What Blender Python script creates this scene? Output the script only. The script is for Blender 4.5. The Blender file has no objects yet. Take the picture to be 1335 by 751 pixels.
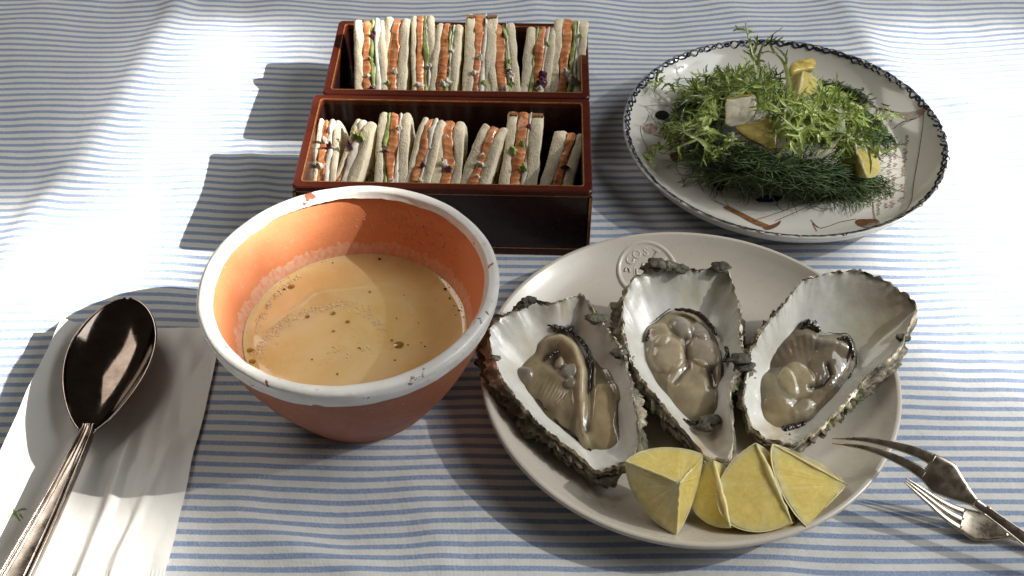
import bpy, bmesh, math, random
import numpy as np
from mathutils import Vector, noise as mnoise

random.seed(7); rng = np.random.default_rng(7)
scene = bpy.context.scene
COL = scene.collection
R = math.radians

# ---------------------------------------------------------------- camera
CAM_H = 0.6; FPX = 1560.0; PITCH = R(45)
cam_d = bpy.data.cameras.new('camera'); cam = bpy.data.objects.new('camera', cam_d); COL.objects.link(cam)
cam.location = (0, -0.6, CAM_H); cam.rotation_euler = (R(90) - PITCH, 0, 0)
cam_d.sensor_width = 36; cam_d.lens = FPX / 1335 * 36; cam_d.clip_start = 0.01; cam_d.clip_end = 100
scene.camera = cam

# ---------------------------------------------------------------- world: the dim room
world = bpy.data.worlds.new('World'); scene.world = world; world.use_nodes = True
bg = world.node_tree.nodes['Background']
bg.inputs[0].default_value = (1.0, 0.90, 0.76, 1); bg.inputs[1].default_value = 0.04

scene.view_settings.view_transform = 'Standard'; scene.view_settings.look = 'None'
scene.view_settings.exposure = 0.15; scene.view_settings.gamma = 1
scene.cycles.use_denoising = True
scene.cycles.max_bounces = 8

# ---------------------------------------------------------------- lamps
# low sun through a window on the right: a narrow far lamp whose beam is cut by the window's bars and curtain
SUN_EL = R(35); SUN_D = 6.0
sp = bpy.data.lights.new('sun_through_window', 'SPOT'); spo = bpy.data.objects.new('sun_through_window', sp); COL.objects.link(spo)
spo.location = (SUN_D * math.cos(SUN_EL), -0.12, SUN_D * math.sin(SUN_EL))
spo.rotation_euler = (Vector((0, 0.05, 0)) - spo.location).to_track_quat('-Z', 'Y').to_euler()
sp.spot_size = R(22); sp.spot_blend = 0.1; sp.shadow_soft_size = 0.02; sp.energy = 2600; sp.color = (1.0, 0.965, 0.90)
sp.use_nodes = True
nt = sp.node_tree
for n in list(nt.nodes): nt.nodes.remove(n)
def NM(op, a, b=None, c=None, clamp=False):
    n = nt.nodes.new('ShaderNodeMath'); n.operation = op; n.use_clamp = clamp
    for i, v in enumerate((a, b, c)):
        if v is None: continue
        if isinstance(v, (int, float)): n.inputs[i].default_value = v
        else: nt.links.new(v, n.inputs[i])
    return n.outputs[0]
geo = nt.nodes.new('ShaderNodeNewGeometry')
sI = nt.nodes.new('ShaderNodeSeparateXYZ'); nt.links.new(geo.outputs['Incoming'], sI.inputs[0])
tt = NM('DIVIDE', spo.location.z, NM('MULTIPLY', sI.outputs[2], -1))
BX = NM('ADD', NM('MULTIPLY', sI.outputs[0], tt), spo.location.x)      # where the ray reaches the table
BY = NM('ADD', NM('MULTIPLY', sI.outputs[1], tt), spo.location.y)
def soft_pane(cx, cy, hx, hy, ang, sx, sy):                             # one soft-edged pane of light
    c, s = math.cos(ang), math.sin(ang)
    dx = NM('SUBTRACT', BX, cx); dy = NM('SUBTRACT', BY, cy)
    u = NM('ADD', NM('MULTIPLY', dx, c), NM('MULTIPLY', dy, s)); v = NM('SUBTRACT', NM('MULTIPLY', dy, c), NM('MULTIPLY', dx, s))
    def edge(w, h, soft):
        n = nt.nodes.new('ShaderNodeMapRange'); n.interpolation_type = 'SMOOTHSTEP'
        nt.links.new(NM('ABSOLUTE', w), n.inputs[0])
        n.inputs[1].default_value = h - soft; n.inputs[2].default_value = h + soft
        n.inputs[3].default_value = 1; n.inputs[4].default_value = 0
        return n.outputs[0]
    return NM('MULTIPLY', edge(u, hx, sx), edge(v, hy, sy))
PANES = [  # cx, cy, half x, half y, angle, soft x, soft y, gain
    (-0.268, 0.155, 0.042, 0.185, R(-6), 0.045, 0.03, 2.5),
    (-0.380, -0.12, 0.075, 0.20, R(-4), 0.040, 0.05, 2.2),
    (-0.285, -0.29, 0.080, 0.100, 0, 0.04, 0.03, 1.3),
    (-0.235, 0.155, 0.105, 0.165, R(-6), 0.065, 0.04, 0.38),
    (-0.090, 0.17, 0.110, 0.12, 0, 0.05, 0.05, 0.06),
    (0.375, 0.13, 0.070, 0.20, R(-10), 0.045, 0.05, 1.5),
    (0.43, 0.06, 0.15, 0.20, R(0), 0.06, 0.08, 0.42),
    (0.36, -0.16, 0.14, 0.16, 0, 0.10, 0.10, 0.10),
    (0.08, -0.10, 0.16, 0.20, 0, 0.06, 0.08, 0.14),
    (0.05, 0.30, 0.55, 0.16, 0, 0.10, 0.06, 0.06),
    (-0.14, -0.27, 0.16, 0.07, 0, 0.06, 0.04, 0.12),
]
gain = 0.06
for (cx, cy, hx, hy, a, sx, sy, g) in PANES:
    gain = NM('ADD', NM('MULTIPLY', soft_pane(cx, cy, hx, hy, a, sx, sy), g), gain)
em = nt.nodes.new('ShaderNodeEmission'); out = nt.nodes.new('ShaderNodeOutputLight')
nt.links.new(gain, em.inputs[1]); nt.links.new(em.outputs[0], out.inputs[0])
# soft daylight of the same window
ar = bpy.data.lights.new('window_daylight', 'AREA'); aro = bpy.data.objects.new('window_daylight', ar); COL.objects.link(aro)
ar.shape = 'RECTANGLE'; ar.size = 1.5; ar.size_y = 1.3; ar.energy = 25; ar.color = (0.93, 0.97, 1.0)
aro.location = (1.75, 0.05, 1.3)
aro.rotation_euler = (Vector((0, 0.02, 0)) - aro.location).to_track_quat('-Z', 'Y').to_euler()

# soft fill lamp added behind and to the left to lift the ambient light
ar2 = bpy.data.lights.new('back_fill', 'AREA'); aro2 = bpy.data.objects.new('back_fill', ar2); COL.objects.link(aro2)
ar2.shape = 'RECTANGLE'; ar2.size = 1.4; ar2.size_y = 1.0; ar2.energy = 13; ar2.color = (1.0, 0.95, 0.86)
aro2.location = (-1.35, 1.25, 1.8)
aro2.rotation_euler = (Vector((0, 0.05, 0)) - aro2.location).to_track_quat('-Z', 'Y').to_euler()

# ---------------------------------------------------------------- helpers
_c, _s = math.cos(PITCH), math.sin(PITCH)
def PX(px, py, z=0.0):
    """world point at height z seen at photograph pixel (px, py)"""
    x = (px - 667.5) / FPX; y = -(py - 375.5) / FPX
    r = np.array([x, _c + y * _s, -_s + y * _c]); t = (CAM_H - z) / -r[2]
    return np.array([0, -0.6, CAM_H]) + r * t
def JX(X, Y, Z):
    dy = Y + 0.6; dz = Z - CAM_H
    zc = dy * _c - dz * _s; yc = dy * _s + dz * _c
    return 667.5 + FPX * X / zc, 375.5 - FPX * yc / zc
def mesh_of(name, verts, faces, mat, smooth=True, cols=None, mats=None, fmat=None):
    me = bpy.data.meshes.new(name)
    me.from_pydata([tuple(map(float, v)) for v in verts], [], [tuple(map(int, f)) for f in faces])
    for m in (mats or [mat]): me.materials.append(m)
    if fmat is not None: me.polygons.foreach_set('material_index', np.asarray(fmat, dtype=np.int32))
    if smooth: me.polygons.foreach_set('use_smooth', np.ones(len(me.polygons), dtype=bool))
    if cols is not None:
        a = me.color_attributes.new('pigment', 'FLOAT_COLOR', 'POINT')
        c = np.ones((len(verts), 4), dtype=np.float32); c[:, :3] = np.asarray(cols, dtype=np.float32)
        a.data.foreach_set('color', c.ravel())
    me.update()
    return me
def add(name, verts, faces, mat, parent=None, **k):
    o = bpy.data.objects.new(name, mesh_of(name, verts, faces, mat, **k)); COL.objects.link(o)
    if parent: o.parent = parent
    return o
def thing(name, label, cat, group=None):
    o = bpy.data.objects.new(name, None); o.empty_display_size = 0.02; COL.objects.link(o)
    return tag(o, label, cat, group)
def tag(o, label=None, cat=None, group=None, kind=None):
    if label: o['label'] = label
    if cat: o['category'] = cat
    if group: o['group'] = group
    if kind: o['kind'] = kind
    return o
class MB:
    """collects pieces of one mesh"""
    def __init__(s): s.v = []; s.f = []; s.c = []
    def add(s, v, f, c=None):
        b = len(s.v); s.v.extend(v); s.f.extend([tuple(i + b for i in q) for q in f])
        if c is not None: s.c.extend(c)
    def build(s, name, mat, parent=None, **k):
        return add(name, s.v, s.f, mat, parent, cols=(s.c if s.c else None), **k)
def grid(nu, nv, cu=False, cv=False):
    f = []
    for i in range(nu if cu else nu - 1):
        for j in range(nv if cv else nv - 1):
            a = i * nv + j; b = ((i + 1) % nu) * nv + j; c = ((i + 1) % nu) * nv + (j + 1) % nv; d = i * nv + (j + 1) % nv
            f.append((a, b, c, d))
    return f
def catmull(p, n, closed=False):
    p = np.asarray(p, float); m = len(p); segs = m if closed else m - 1
    t = np.linspace(0, segs, n, endpoint=not closed); o = []
    for u in t:
        i = min(int(u), segs - 1); f = u - i
        if closed: a, b, c, d = p[(i - 1) % m], p[i], p[(i + 1) % m], p[(i + 2) % m]
        else: a, b, c, d = p[max(i - 1, 0)], p[i], p[i + 1], p[min(i + 2, m - 1)]
        o.append(0.5 * ((2 * b) + (-a + c) * f + (2 * a - 5 * b + 4 * c - d) * f * f + (-a + 3 * b - 3 * c + d) * f ** 3))
    return np.array(o)
def tube(path, rad, n=6, flat=1.0, up=(0, 0, 1), cap=True):
    """swept tube; flat squashes it along 'up'"""
    path = np.asarray(path, float); k = len(path)
    rad = np.full(k, rad) if np.isscalar(rad) else np.asarray(rad, float)
    T = np.gradient(path, axis=0); T /= np.linalg.norm(T, axis=1)[:, None] + 1e-12
    v = []; upv = np.array(up, float)
    for i in range(k):
        s = np.cross(T[i], upv)
        if np.linalg.norm(s) < 1e-4: s = np.cross(T[i], (1, 0, 0))
        s /= np.linalg.norm(s); u = np.cross(s, T[i])
        for j in range(n):
            a = 2 * math.pi * j / n
            v.append(path[i] + rad[i] * (s * math.cos(a) + u * math.sin(a) * flat))
    f = grid(k, n, False, True)
    if cap: f += [tuple(range(n - 1, -1, -1)), tuple((k - 1) * n + j for j in range(n))]
    return v, f
def lathe(prof, n=128, wob=None):
    v = []
    for i in range(n):
        a = 2 * math.pi * i / n
        for (r, z) in prof:
            rr = r if wob is None else r + wob(a, r, z)
            v.append((rr * math.cos(a), rr * math.sin(a), z))
    return v, grid(n, len(prof), True, False)
def smooth_prof(p, n): return [tuple(q) for q in catmull(p, n)]
def fn(x, y, z, s=1.0, seed=0.0): return mnoise.noise(Vector((x * s + seed * 17.3, y * s - seed * 5.1, z * s + seed * 3.7)))
def fbm(x, y, z, s=1.0, seed=0.0, o=3):
    t = 0; a = 1
    for k in range(o): t += a * fn(x, y, z, s * 2 ** k, seed + k); a *= 0.5
    return t

# ---------------------------------------------------------------- materials
class NT:
    def __init__(s, name):
        s.m = bpy.data.materials.new(name); s.m.use_nodes = True; s.t = s.m.node_tree
        s.b = s.t.nodes['Principled BSDF']; s.out = s.t.nodes['Material Output']
        s._co = None
    def n(s, typ, **k):
        n = s.t.nodes.new(typ)
        for a, b in k.items(): setattr(n, a, b)
        return n
    def link(s, a, b): s.t.links.new(a, b)
    def co(s, which='Object'):
        if s._co is None: s._co = s.n('ShaderNodeTexCoord')
        return s._co.outputs[which]
    def mp(s, scale=(1, 1, 1), rot=(0, 0, 0), loc=(0, 0, 0), src=None):
        n = s.n('ShaderNodeMapping'); s.link(src or s.co(), n.inputs[0])
        n.inputs['Scale'].default_value = scale; n.inputs['Rotation'].default_value = rot; n.inputs['Location'].default_value = loc
        return n.outputs[0]
    def noise(s, scale, detail=3, rough=0.55, vec=None, out='Fac', dist=0):
        n = s.n('ShaderNodeTexNoise'); s.link(vec or s.co(), n.inputs['Vector'])
        n.inputs['Scale'].default_value = scale; n.inputs['Detail'].default_value = detail; n.inputs['Roughness'].default_value = rough
        n.inputs['Distortion'].default_value = dist
        return n.outputs[out]
    def vor(s, scale, feature='F1', vec=None, out='Distance', rnd=1.0):
        n = s.n('ShaderNodeTexVoronoi', feature=feature); s.link(vec or s.co(), n.inputs['Vector']); n.inputs['Scale'].default_value = scale
        n.inputs['Randomness'].default_value = rnd
        return n.outputs[out]
    def ramp(s, fac, stops):
        n = s.n('ShaderNodeValToRGB'); s.link(fac, n.inputs[0]); e = n.color_ramp.elements
        while len(e) < len(stops): e.new(0.5)
        for i, (p, c) in enumerate(stops):
            e[i].position = p; e[i].color = (c, c, c, 1) if isinstance(c, (int, float)) else (*c, 1)
        return n.outputs[0]
    def mix(s, fac, a, b, mode='MIX'):
        n = s.n('ShaderNodeMix', data_type='RGBA', blend_type=mode)
        for k, v in ((0, fac), (6, a), (7, b)):
            if isinstance(v, (int, float)): n.inputs[k].default_value = v
            elif isinstance(v, tuple): n.inputs[k].default_value = (*v, 1)
            else: s.link(v, n.inputs[k])
        return n.outputs[2]
    def math(s, op, a, b=None, clamp=False):
        n = s.n('ShaderNodeMath', operation=op, use_clamp=clamp)
        for i, v in enumerate((a, b)):
            if v is None: continue
            if isinstance(v, (int, float)): n.inputs[i].default_value = v
            else: s.link(v, n.inputs[i])
        return n.outputs[0]
    def sep(s, vec=None):
        n = s.n('ShaderNodeSeparateXYZ'); s.link(vec or s.co(), n.inputs[0]); return n.outputs
    def attr(s, name='pigment'):
        n = s.n('ShaderNodeVertexColor'); n.layer_name = name; return n.outputs[0]
    def bump(s, h, strength=0.5, dist=0.001, prev=None):
        n = s.n('ShaderNodeBump'); s.link(h, n.inputs['Height']); n.inputs['Strength'].default_value = strength; n.inputs['Distance'].default_value = dist
        if prev is not None: s.link(prev, n.inputs['Normal'])
        s.link(n.outputs[0], s.b.inputs['Normal']); return n.outputs[0]
    def set(s, **k):
        for a, v in k.items():
            i = s.b.inputs[{'col': 'Base Color', 'rough': 'Roughness', 'metal': 'Metallic', 'sss': 'Subsurface Weight', 'sssr': 'Subsurface Radius', 'ssss': 'Subsurface Scale',
                            'coat': 'Coat Weight', 'coatr': 'Coat Roughness', 'spec': 'Specular IOR Level', 'ior': 'IOR', 'trans': 'Transmission Weight', 'sheen': 'Sheen Weight', 'alpha': 'Alpha'}[a]]
            if isinstance(v, (int, float)): i.default_value = v
            elif isinstance(v, tuple): i.default_value = (*v, 1) if len(v) == 3 and a == 'col' else v
            else: s.link(v, i)
        return s
M = {}
def simple(name, col, rough=0.5, var=0.12, vs=60, bump=0.0, bs=300, **k):
    t = NT(name); nz = t.noise(vs, 4)
    dark = tuple(c * (1 - var * 1.6) for c in col); lite = tuple(min(1, c * (1 + var)) for c in col)
    t.set(col=t.ramp(nz, [(0.3, dark), (0.7, lite)]), rough=rough, **k)
    if bump: t.bump(t.noise(bs, 3), bump, 0.0006)
    M[name] = t.m; return t

# tablecloth: woven stripes running left to right
t = NT('tablecloth_weave'); PER = 0.00822
xyz = t.sep(); uv = t.attr('rest')
sr = t.n('ShaderNodeSeparateColor'); t.link(uv, sr.inputs[0])
yy = t.math('ADD', sr.outputs[1], t.math('MULTIPLY', t.math('SUBTRACT', t.noise(7, 1), 0.5), 0.002))
yarn = t.noise(1, 2, vec=t.mp((900, 2600, 900)))
yy = t.math('ADD', yy, t.math('MULTIPLY', t.math('SUBTRACT', yarn, 0.5), 0.0009))
ph = t.math('FRACT', t.math('DIVIDE', yy, PER))
tri = t.math('ABSOLUTE', t.math('SUBTRACT', ph, 0.5))
st = t.ramp(tri, [(0.185, 1.0), (0.25, 0.0)])
fl = t.noise(1, 3, vec=t.mp((1500, 700, 900)))
blue = t.mix(t.ramp(fl, [(0.3, 0.0), (0.72, 1.0)]), (0.20, 0.28, 0.455), (0.40, 0.47, 0.615))
white = t.mix(t.noise(500, 3), (0.66, 0.66, 0.64), (0.80, 0.79, 0.77))
t.set(col=t.mix(st, white, blue), rough=0.85, spec=0.2, sheen=0.15)
wv = t.n('ShaderNodeTexWave', wave_type='BANDS', bands_direction='X'); t.link(t.co(), wv.inputs[0]); wv.inputs['Scale'].default_value = 420; wv.inputs['Distortion'].default_value = 1.5
wv2 = t.n('ShaderNodeTexWave', wave_type='BANDS', bands_direction='Y'); t.link(t.co(), wv2.inputs[0]); wv2.inputs['Scale'].default_value = 420; wv2.inputs['Distortion'].default_value = 1.5
b1 = t.bump(t.math('ADD', wv.outputs[1], wv2.outputs[1]), 0.35, 0.0003)
t.bump(t.noise(60, 5), 0.7, 0.0016, b1)
M['cloth'] = t.m

# lacquer
def lacquer(name, a, b, rough=0.22):
    t = NT(name); nz = t.noise(60, 4, vec=t.mp((0.25, 1, 1)))
    t.set(col=t.ramp(nz, [(0.35, a), (0.7, b)]), rough=t.ramp(t.noise(140, 4), [(0.3, rough * 0.8), (0.75, rough * 1.6)]), spec=0.25, coat=0.04, coatr=0.1)
    t.bump(t.noise(700, 2), 0.08, 0.0003); M[name] = t.m
lacquer('lacquer_dark', (0.020, 0.007, 0.006), (0.034, 0.011, 0.009))
lacquer('lacquer_red', (0.056, 0.0095, 0.0055), (0.086, 0.016, 0.009), 0.28)
simple('gold_line', (0.42, 0.19, 0.055), 0.35, 0.25, 300, metal=0.5)

# bread, fillings
t = NT('bread_crumb'); v1 = t.vor(620); nz = t.noise(210, 6, 0.65)
t.set(col=t.mix(t.ramp(t.vor(520), [(0.08, 0.35), (0.26, 0.0)]), t.mix(t.ramp(nz, [(0.3, 0.0), (0.7, 1.0)]), (0.68, 0.58, 0.41), (0.80, 0.72, 0.55)), (0.46, 0.35, 0.21)), rough=0.9, spec=0.15, sss=0.25, sssr=(0.004, 0.003, 0.002), ssss=0.5)
b1 = t.bump(t.math('ADD', t.ramp(v1, [(0.1, 0.0), (0.5, 1.0)]), t.math('MULTIPLY', nz, 3.0)), 0.4, 0.0006)
M['bread'] = t.m
t = NT('bread_side'); nz = t.noise(260, 5)
t.set(col=t.mix(t.noise(60, 3), (0.76, 0.70, 0.56), (0.84, 0.79, 0.68)), rough=0.85, spec=0.2)
t.bump(nz, 0.4, 0.0005); M['bread_side'] = t.m
t = NT('salmon'); wv = t.n('ShaderNodeTexWave', wave_type='BANDS', bands_direction='Z'); t.link(t.mp((1, 1, 1), (R(35), 0, 0)), wv.inputs[0])
wv.inputs['Scale'].default_value = 62; wv.inputs['Distortion'].default_value = 9; wv.inputs['Detail'].default_value = 2; wv.inputs['Detail Scale'].default_value = 1.2
t.set(col=t.mix(t.ramp(wv.outputs[1], [(0.70, 0.0), (0.98, 0.65)]), t.mix(t.noise(90, 4), (0.60, 0.18, 0.06), (0.76, 0.32, 0.13)), (0.80, 0.47, 0.28)), rough=0.28, sss=0.4, sssr=(0.006, 0.002, 0.001), ssss=0.6, coat=0.25)
t.bump(wv.outputs[1], 0.3, 0.0006); M['salmon'] = t.m
simple('cucumber', (0.38, 0.45, 0.16), 0.3, 0.35, 200, 0.3, 400, sss=0.3, sssr=(0.003, 0.004, 0.001), ssss=0.5)
simple('cream_cheese', (0.80, 0.75, 0.65), 0.45, 0.12, 220, 0.6, 260, sss=0.3, sssr=(0.004, 0.003, 0.002), ssss=0.4)
simple('crust', (0.34, 0.17, 0.06), 0.6, 0.35, 200, 0.4, 300)
simple('red_onion', (0.19, 0.075, 0.13), 0.3, 0.6, 320, 0.3, 300)

# bowl
t = NT('terracotta'); nz = t.noise(30, 5); xyz = t.sep()
rad = t.n('ShaderNodeVectorMath', operation='LENGTH'); cxy = t.n('ShaderNodeCombineXYZ'); t.link(xyz[0], cxy.inputs[0]); t.link(xyz[1], cxy.inputs[1]); t.link(cxy.outputs[0], rad.inputs[0])
base = t.mix(t.ramp(nz, [(0.3, 0.0), (0.7, 1.0)]), (0.60, 0.20, 0.08), (0.72, 0.27, 0.12))
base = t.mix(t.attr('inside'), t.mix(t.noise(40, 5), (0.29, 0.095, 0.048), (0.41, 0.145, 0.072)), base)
base = t.mix(t.ramp(t.noise(420, 3), [(0.62, 0.0), (0.72, 0.35)]), base, (0.70, 0.42, 0.27))
# dried soup film just above the liquid: ragged edge
film_h = t.math('ADD', 0.0545, t.math('MULTIPLY', t.noise(1, 4, vec=t.mp((230, 230, 40))), 0.0125))
isin = t.math('GREATER_THAN', t.attr('inside'), 0.5)
film = t.math('MULTIPLY', isin, t.math('LESS_THAN', xyz[2], film_h))
base = t.mix(t.math('MULTIPLY', film, t.ramp(t.noise(1, 4, vec=t.mp((420, 420, 160))), [(0.3, 0.10), (0.65, 0.55)])), base, (0.76, 0.55, 0.42))
t.set(col=base, rough=t.ramp(t.noise(60, 4), [(0.3, 0.45), (0.7, 0.65)]), spec=0.35)
b1 = t.bump(t.noise(350, 4), 0.25, 0.0006)
t.bump(t.noise(1, 2, vec=t.mp((14, 14, 420))), 0.22, 0.0007, b1); M['terracotta'] = t.m
t = NT('rim_glaze'); nz = t.noise(55, 5)
chip = t.ramp(t.noise(78, 5, 0.7, dist=0.6), [(0.63, 0.0), (0.65, 1.0)])
col = t.mix(t.ramp(nz, [(0.3, 0.0), (0.7, 1.0)]), (0.70, 0.665, 0.61), (0.82, 0.80, 0.765))
col = t.mix(t.ramp(t.noise(190, 5, 0.7), [(0.62, 0.0), (0.72, 0.55)]), col, (0.42, 0.31, 0.22))
t.set(col=t.mix(chip, col, (0.25, 0.095, 0.05)), rough=0.38, spec=0.5, coat=0.2)
t.bump(t.math('SUBTRACT', t.noise(260, 4), t.math('MULTIPLY', chip, 1.2)), 0.3, 0.0007); M['rim_glaze'] = t.m
t = NT('soup'); n1 = t.noise(22, 5, 0.6, dist=0.8); n2 = t.noise(240, 4)
col = t.mix(t.ramp(n1, [(0.32, 0.0), (0.68, 1.0)]), (0.80, 0.57, 0.21), (0.92, 0.73, 0.38))
col = t.mix(t.ramp(t.noise(16, 6, 0.7, dist=1.4), [(0.52, 0.0), (0.66, 0.55)]), col, (0.82, 0.67, 0.43))
col = t.mix(t.ramp(t.vor(330, vec=t.mp((1, 1, 1))), [(0.10, 0.45), (0.22, 0.0)]), col, (0.86, 0.74, 0.54))
t.set(col=t.mix(t.ramp(n2, [(0.66, 0.0), (0.74, 0.5)]), col, (0.47, 0.29, 0.09)), rough=0.1, spec=0.5, coat=0.4, coatr=0.05, sss=0.35, sssr=(0.012, 0.008, 0.004), ssss=0.5)
t.bump(t.noise(180, 3), 0.1, 0.0005); M['soup'] = t.m
simple('oil', (0.36, 0.19, 0.022), 0.06, 0.15, 200, coat=1.0)
simple('splash', (0.72, 0.42, 0.26), 0.08, 0.1, 200, coat=1.0)
simple('soup_foam', (0.86, 0.72, 0.48), 0.3, 0.12, 400, 0.5, 500)
simple('peppercorn', (0.035, 0.018, 0.008), 0.5, 0.3, 400)

# stoneware
t = NT('stoneware'); nz = t.noise(18, 4)
col = t.mix(t.ramp(nz, [(0.35, 0.0), (0.65, 1.0)]), (0.565, 0.515, 0.435), (0.61, 0.56, 0.48))
col = t.mix(t.ramp(t.noise(900, 2), [(0.70, 0.0), (0.74, 0.35)]), col, (0.34, 0.29, 0.22))
t.set(col=col, rough=t.ramp(t.noise(90, 3), [(0.3, 0.24), (0.7, 0.33)]), spec=0.5, coat=0.3, coatr=0.15)
t.bump(t.noise(160, 3), 0.05, 0.0006); M['stoneware'] = t.m
t = NT('plate_glaze'); nz = t.noise(25, 4)
t.set(col=t.mix(nz, (0.66, 0.62, 0.555), (0.72, 0.69, 0.63)), rough=0.16, spec=0.5, coat=0.4, coatr=0.05)
t.bump(t.noise(120, 2), 0.04, 0.0006); M['plate_glaze'] = t.m
for nme, c in (('ink_blue', (0.012, 0.018, 0.04)), ('ink_grey', (0.18, 0.20, 0.23)), ('ink_black', (0.008, 0.008, 0.012)), ('ink_brown', (0.20, 0.085, 0.045)), ('ink_rust', (0.27, 0.13, 0.06)), ('ink_pink', (0.50, 0.36, 0.30)), ('ink_cobalt', (0.012, 0.03, 0.13)), ('ink_sepia', (0.22, 0.11, 0.08))):
    simple(nme, c, 0.2, 0.35, 350, coat=0.3)

# oysters
t = NT('nacre'); nz = t.noise(38, 5); xyz = t.sep()
col = t.ramp(nz, [(0.2, (0.56, 0.52, 0.43)), (0.45, (0.70, 0.685, 0.62)), (0.7, (0.80, 0.79, 0.755))])
t.set(col=t.mix(1.0, col, t.attr(), 'MULTIPLY'), rough=t.ramp(t.noise(50, 3), [(0.3, 0.2), (0.7, 0.38)]), spec=0.5, coat=0.5, coatr=0.12)
t.bump(t.noise(130, 5), 0.35, 0.001); M['nacre'] = t.m
t = NT('shell_crust'); n1 = t.noise(75, 6, 0.7); n2 = t.noise(190, 5, 0.7); n3 = t.noise(30, 3)
col = t.ramp(n1, [(0.28, (0.020, 0.017, 0.013)), (0.44, (0.07, 0.060, 0.046)), (0.56, (0.155, 0.138, 0.108)), (0.68, (0.36, 0.335, 0.285)), (0.8, (0.05, 0.042, 0.034))])
col = t.mix(t.ramp(n3, [(0.52, 0.0), (0.66, 0.75)]), col, t.mix(n2, (0.06, 0.07, 0.035), (0.17, 0.18, 0.10)))
t.set(col=t.mix(1.0, col, t.attr(), 'MULTIPLY'), rough=t.ramp(n2, [(0.3, 0.35), (0.7, 0.8)]), spec=0.4)
b1 = t.bump(n1, 0.8, 0.003); t.bump(n2, 0.9, 0.0016, b1); M['shell_crust'] = t.m
t = NT('oyster_flesh'); nz = t.noise(120, 4)
t.set(col=t.mix(1.0, t.attr(), t.ramp(nz, [(0.25, (0.72, 0.69, 0.62)), (0.75, (1.06, 1.03, 0.95))]), 'MULTIPLY'), rough=t.ramp(t.noise(60, 3), [(0.3, 0.06), (0.7, 0.16)]), sss=0.6, sssr=(0.010, 0.008, 0.006), ssss=0.8, coat=0.7, coatr=0.03, ior=1.38)
b1 = t.bump(t.noise(60, 3, dist=0.8), 0.3, 0.002); t.bump(t.noise(240, 3), 0.1, 0.0008, b1); M['oyster_flesh'] = t.m
simple('oyster_frill', (0.035, 0.024, 0.016), 0.18, 0.5, 300, 0.4, 300, coat=0.7)
simple('brine', (0.30, 0.26, 0.19), 0.04, 0.1, 50, coat=1.0)

# lemon
t = NT('lemon_flesh'); n1 = t.noise(1, 3, vec=t.mp((160, 160, 160)), dist=1.5)
t.set(col=t.mix(1.0, t.attr(), t.ramp(n1, [(0.25, (0.88, 0.87, 0.80)), (0.7, (1.05, 1.05, 1.08))]), 'MULTIPLY'), rough=0.14, sss=0.7, sssr=(0.014, 0.011, 0.003), ssss=0.8, coat=0.8, coatr=0.08)
b1 = t.bump(t.vor(230), 0.18, 0.0008); t.bump(t.noise(70, 3), 0.3, 0.0015, b1); M['lemon_flesh'] = t.m
t = NT('lemon_rind'); t.set(col=t.mix(t.noise(60, 3), (0.58, 0.42, 0.045), (0.70, 0.54, 0.085)), rough=0.35, spec=0.5, sss=0.1, sssr=(0.004, 0.003, 0.001), ssss=0.5)
t.bump(t.vor(520), 0.5, 0.0008); M['lemon_rind'] = t.m
simple('lemon_pith', (0.80, 0.69, 0.34), 0.4, 0.1, 160, 0.4, 300, sss=0.3, sssr=(0.006, 0.005, 0.002), ssss=0.5)

# metals
def metal(name, a, b, rough):
    t = NT(name); nz = t.noise(70, 5, 0.65)
    sc = t.noise(1, 3, vec=t.mp((40, 900, 900), (0, 0, R(30))))
    t.set(col=t.mix(t.ramp(nz, [(0.35, 0.0), (0.68, 1.0)]), a, b), metal=1.0, rough=t.ramp(t.noise(150, 5), [(0.3, rough * 0.75), (0.75, rough * 1.7)]))
    t.bump(t.math('ADD', sc, nz), 0.03, 0.0003); M[name] = t.m
metal('fork_silver', (0.50, 0.41, 0.31), (0.70, 0.62, 0.51), 0.26)
metal('spoon_silver', (0.30, 0.245, 0.21), (0.48, 0.42, 0.37), 0.16)

metal('spoon_shaded', (0.12, 0.09, 0.075), (0.20, 0.16, 0.135), 0.08)  # spoon bowl's silver, with shade and dark room reflection put into the colour
# paper sleeve
t = NT('paper'); t.set(col=t.mix(t.noise(14, 3), (0.80, 0.785, 0.74), (0.85, 0.835, 0.80)), rough=0.38, spec=0.4, sss=0.1, sssr=(0.004, 0.004, 0.003), ssss=0.4)
b1 = t.bump(t.noise(28, 5, 0.6, dist=0.8), 0.2, 0.003); t.bump(t.noise(900, 2), 0.1, 0.0003, b1); M['paper'] = t.m
simple('print_green', (0.25, 0.42, 0.10), 0.5)

# salad
def leafmat(name, rough, sss):
    t = NT(name); nz = t.noise(90, 3)
    t.set(col=t.mix(1.0, t.attr(), t.ramp(nz, [(0.25, 0.72), (0.75, 1.15)]), 'MULTIPLY'), rough=rough, spec=0.5, sss=sss, sssr=(0.002, 0.004, 0.001), ssss=0.5)
    tr = t.n('ShaderNodeBsdfTranslucent'); t.link(t.attr(), tr.inputs[0]); mx = t.n('ShaderNodeMixShader'); mx.inputs[0].default_value = 0.22
    t.link(t.b.outputs[0], mx.inputs[1]); t.link(tr.outputs[0], mx.inputs[2]); t.link(mx.outputs[0], t.out.inputs[0]); M[name] = t.m
leafmat('endive', 0.22, 0.0); leafmat('frond', 0.4, 0.0)
simple('pear_flesh', (0.72, 0.66, 0.50), 0.3, 0.12, 150, 0.4, 200, sss=0.4, sssr=(0.008, 0.006, 0.003), ssss=0.5)
simple('pear_amber', (0.42, 0.33, 0.10), 0.2, 0.25, 90, 0.4, 150, sss=0.4, sssr=(0.01, 0.007, 0.002), ssss=0.6, coat=0.5)
simple('citrus_flesh', (0.74, 0.57, 0.17), 0.25, 0.3, 140, 0.6, 200, sss=0.5, sssr=(0.01, 0.006, 0.001), ssss=0.6, coat=0.4)

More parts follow.
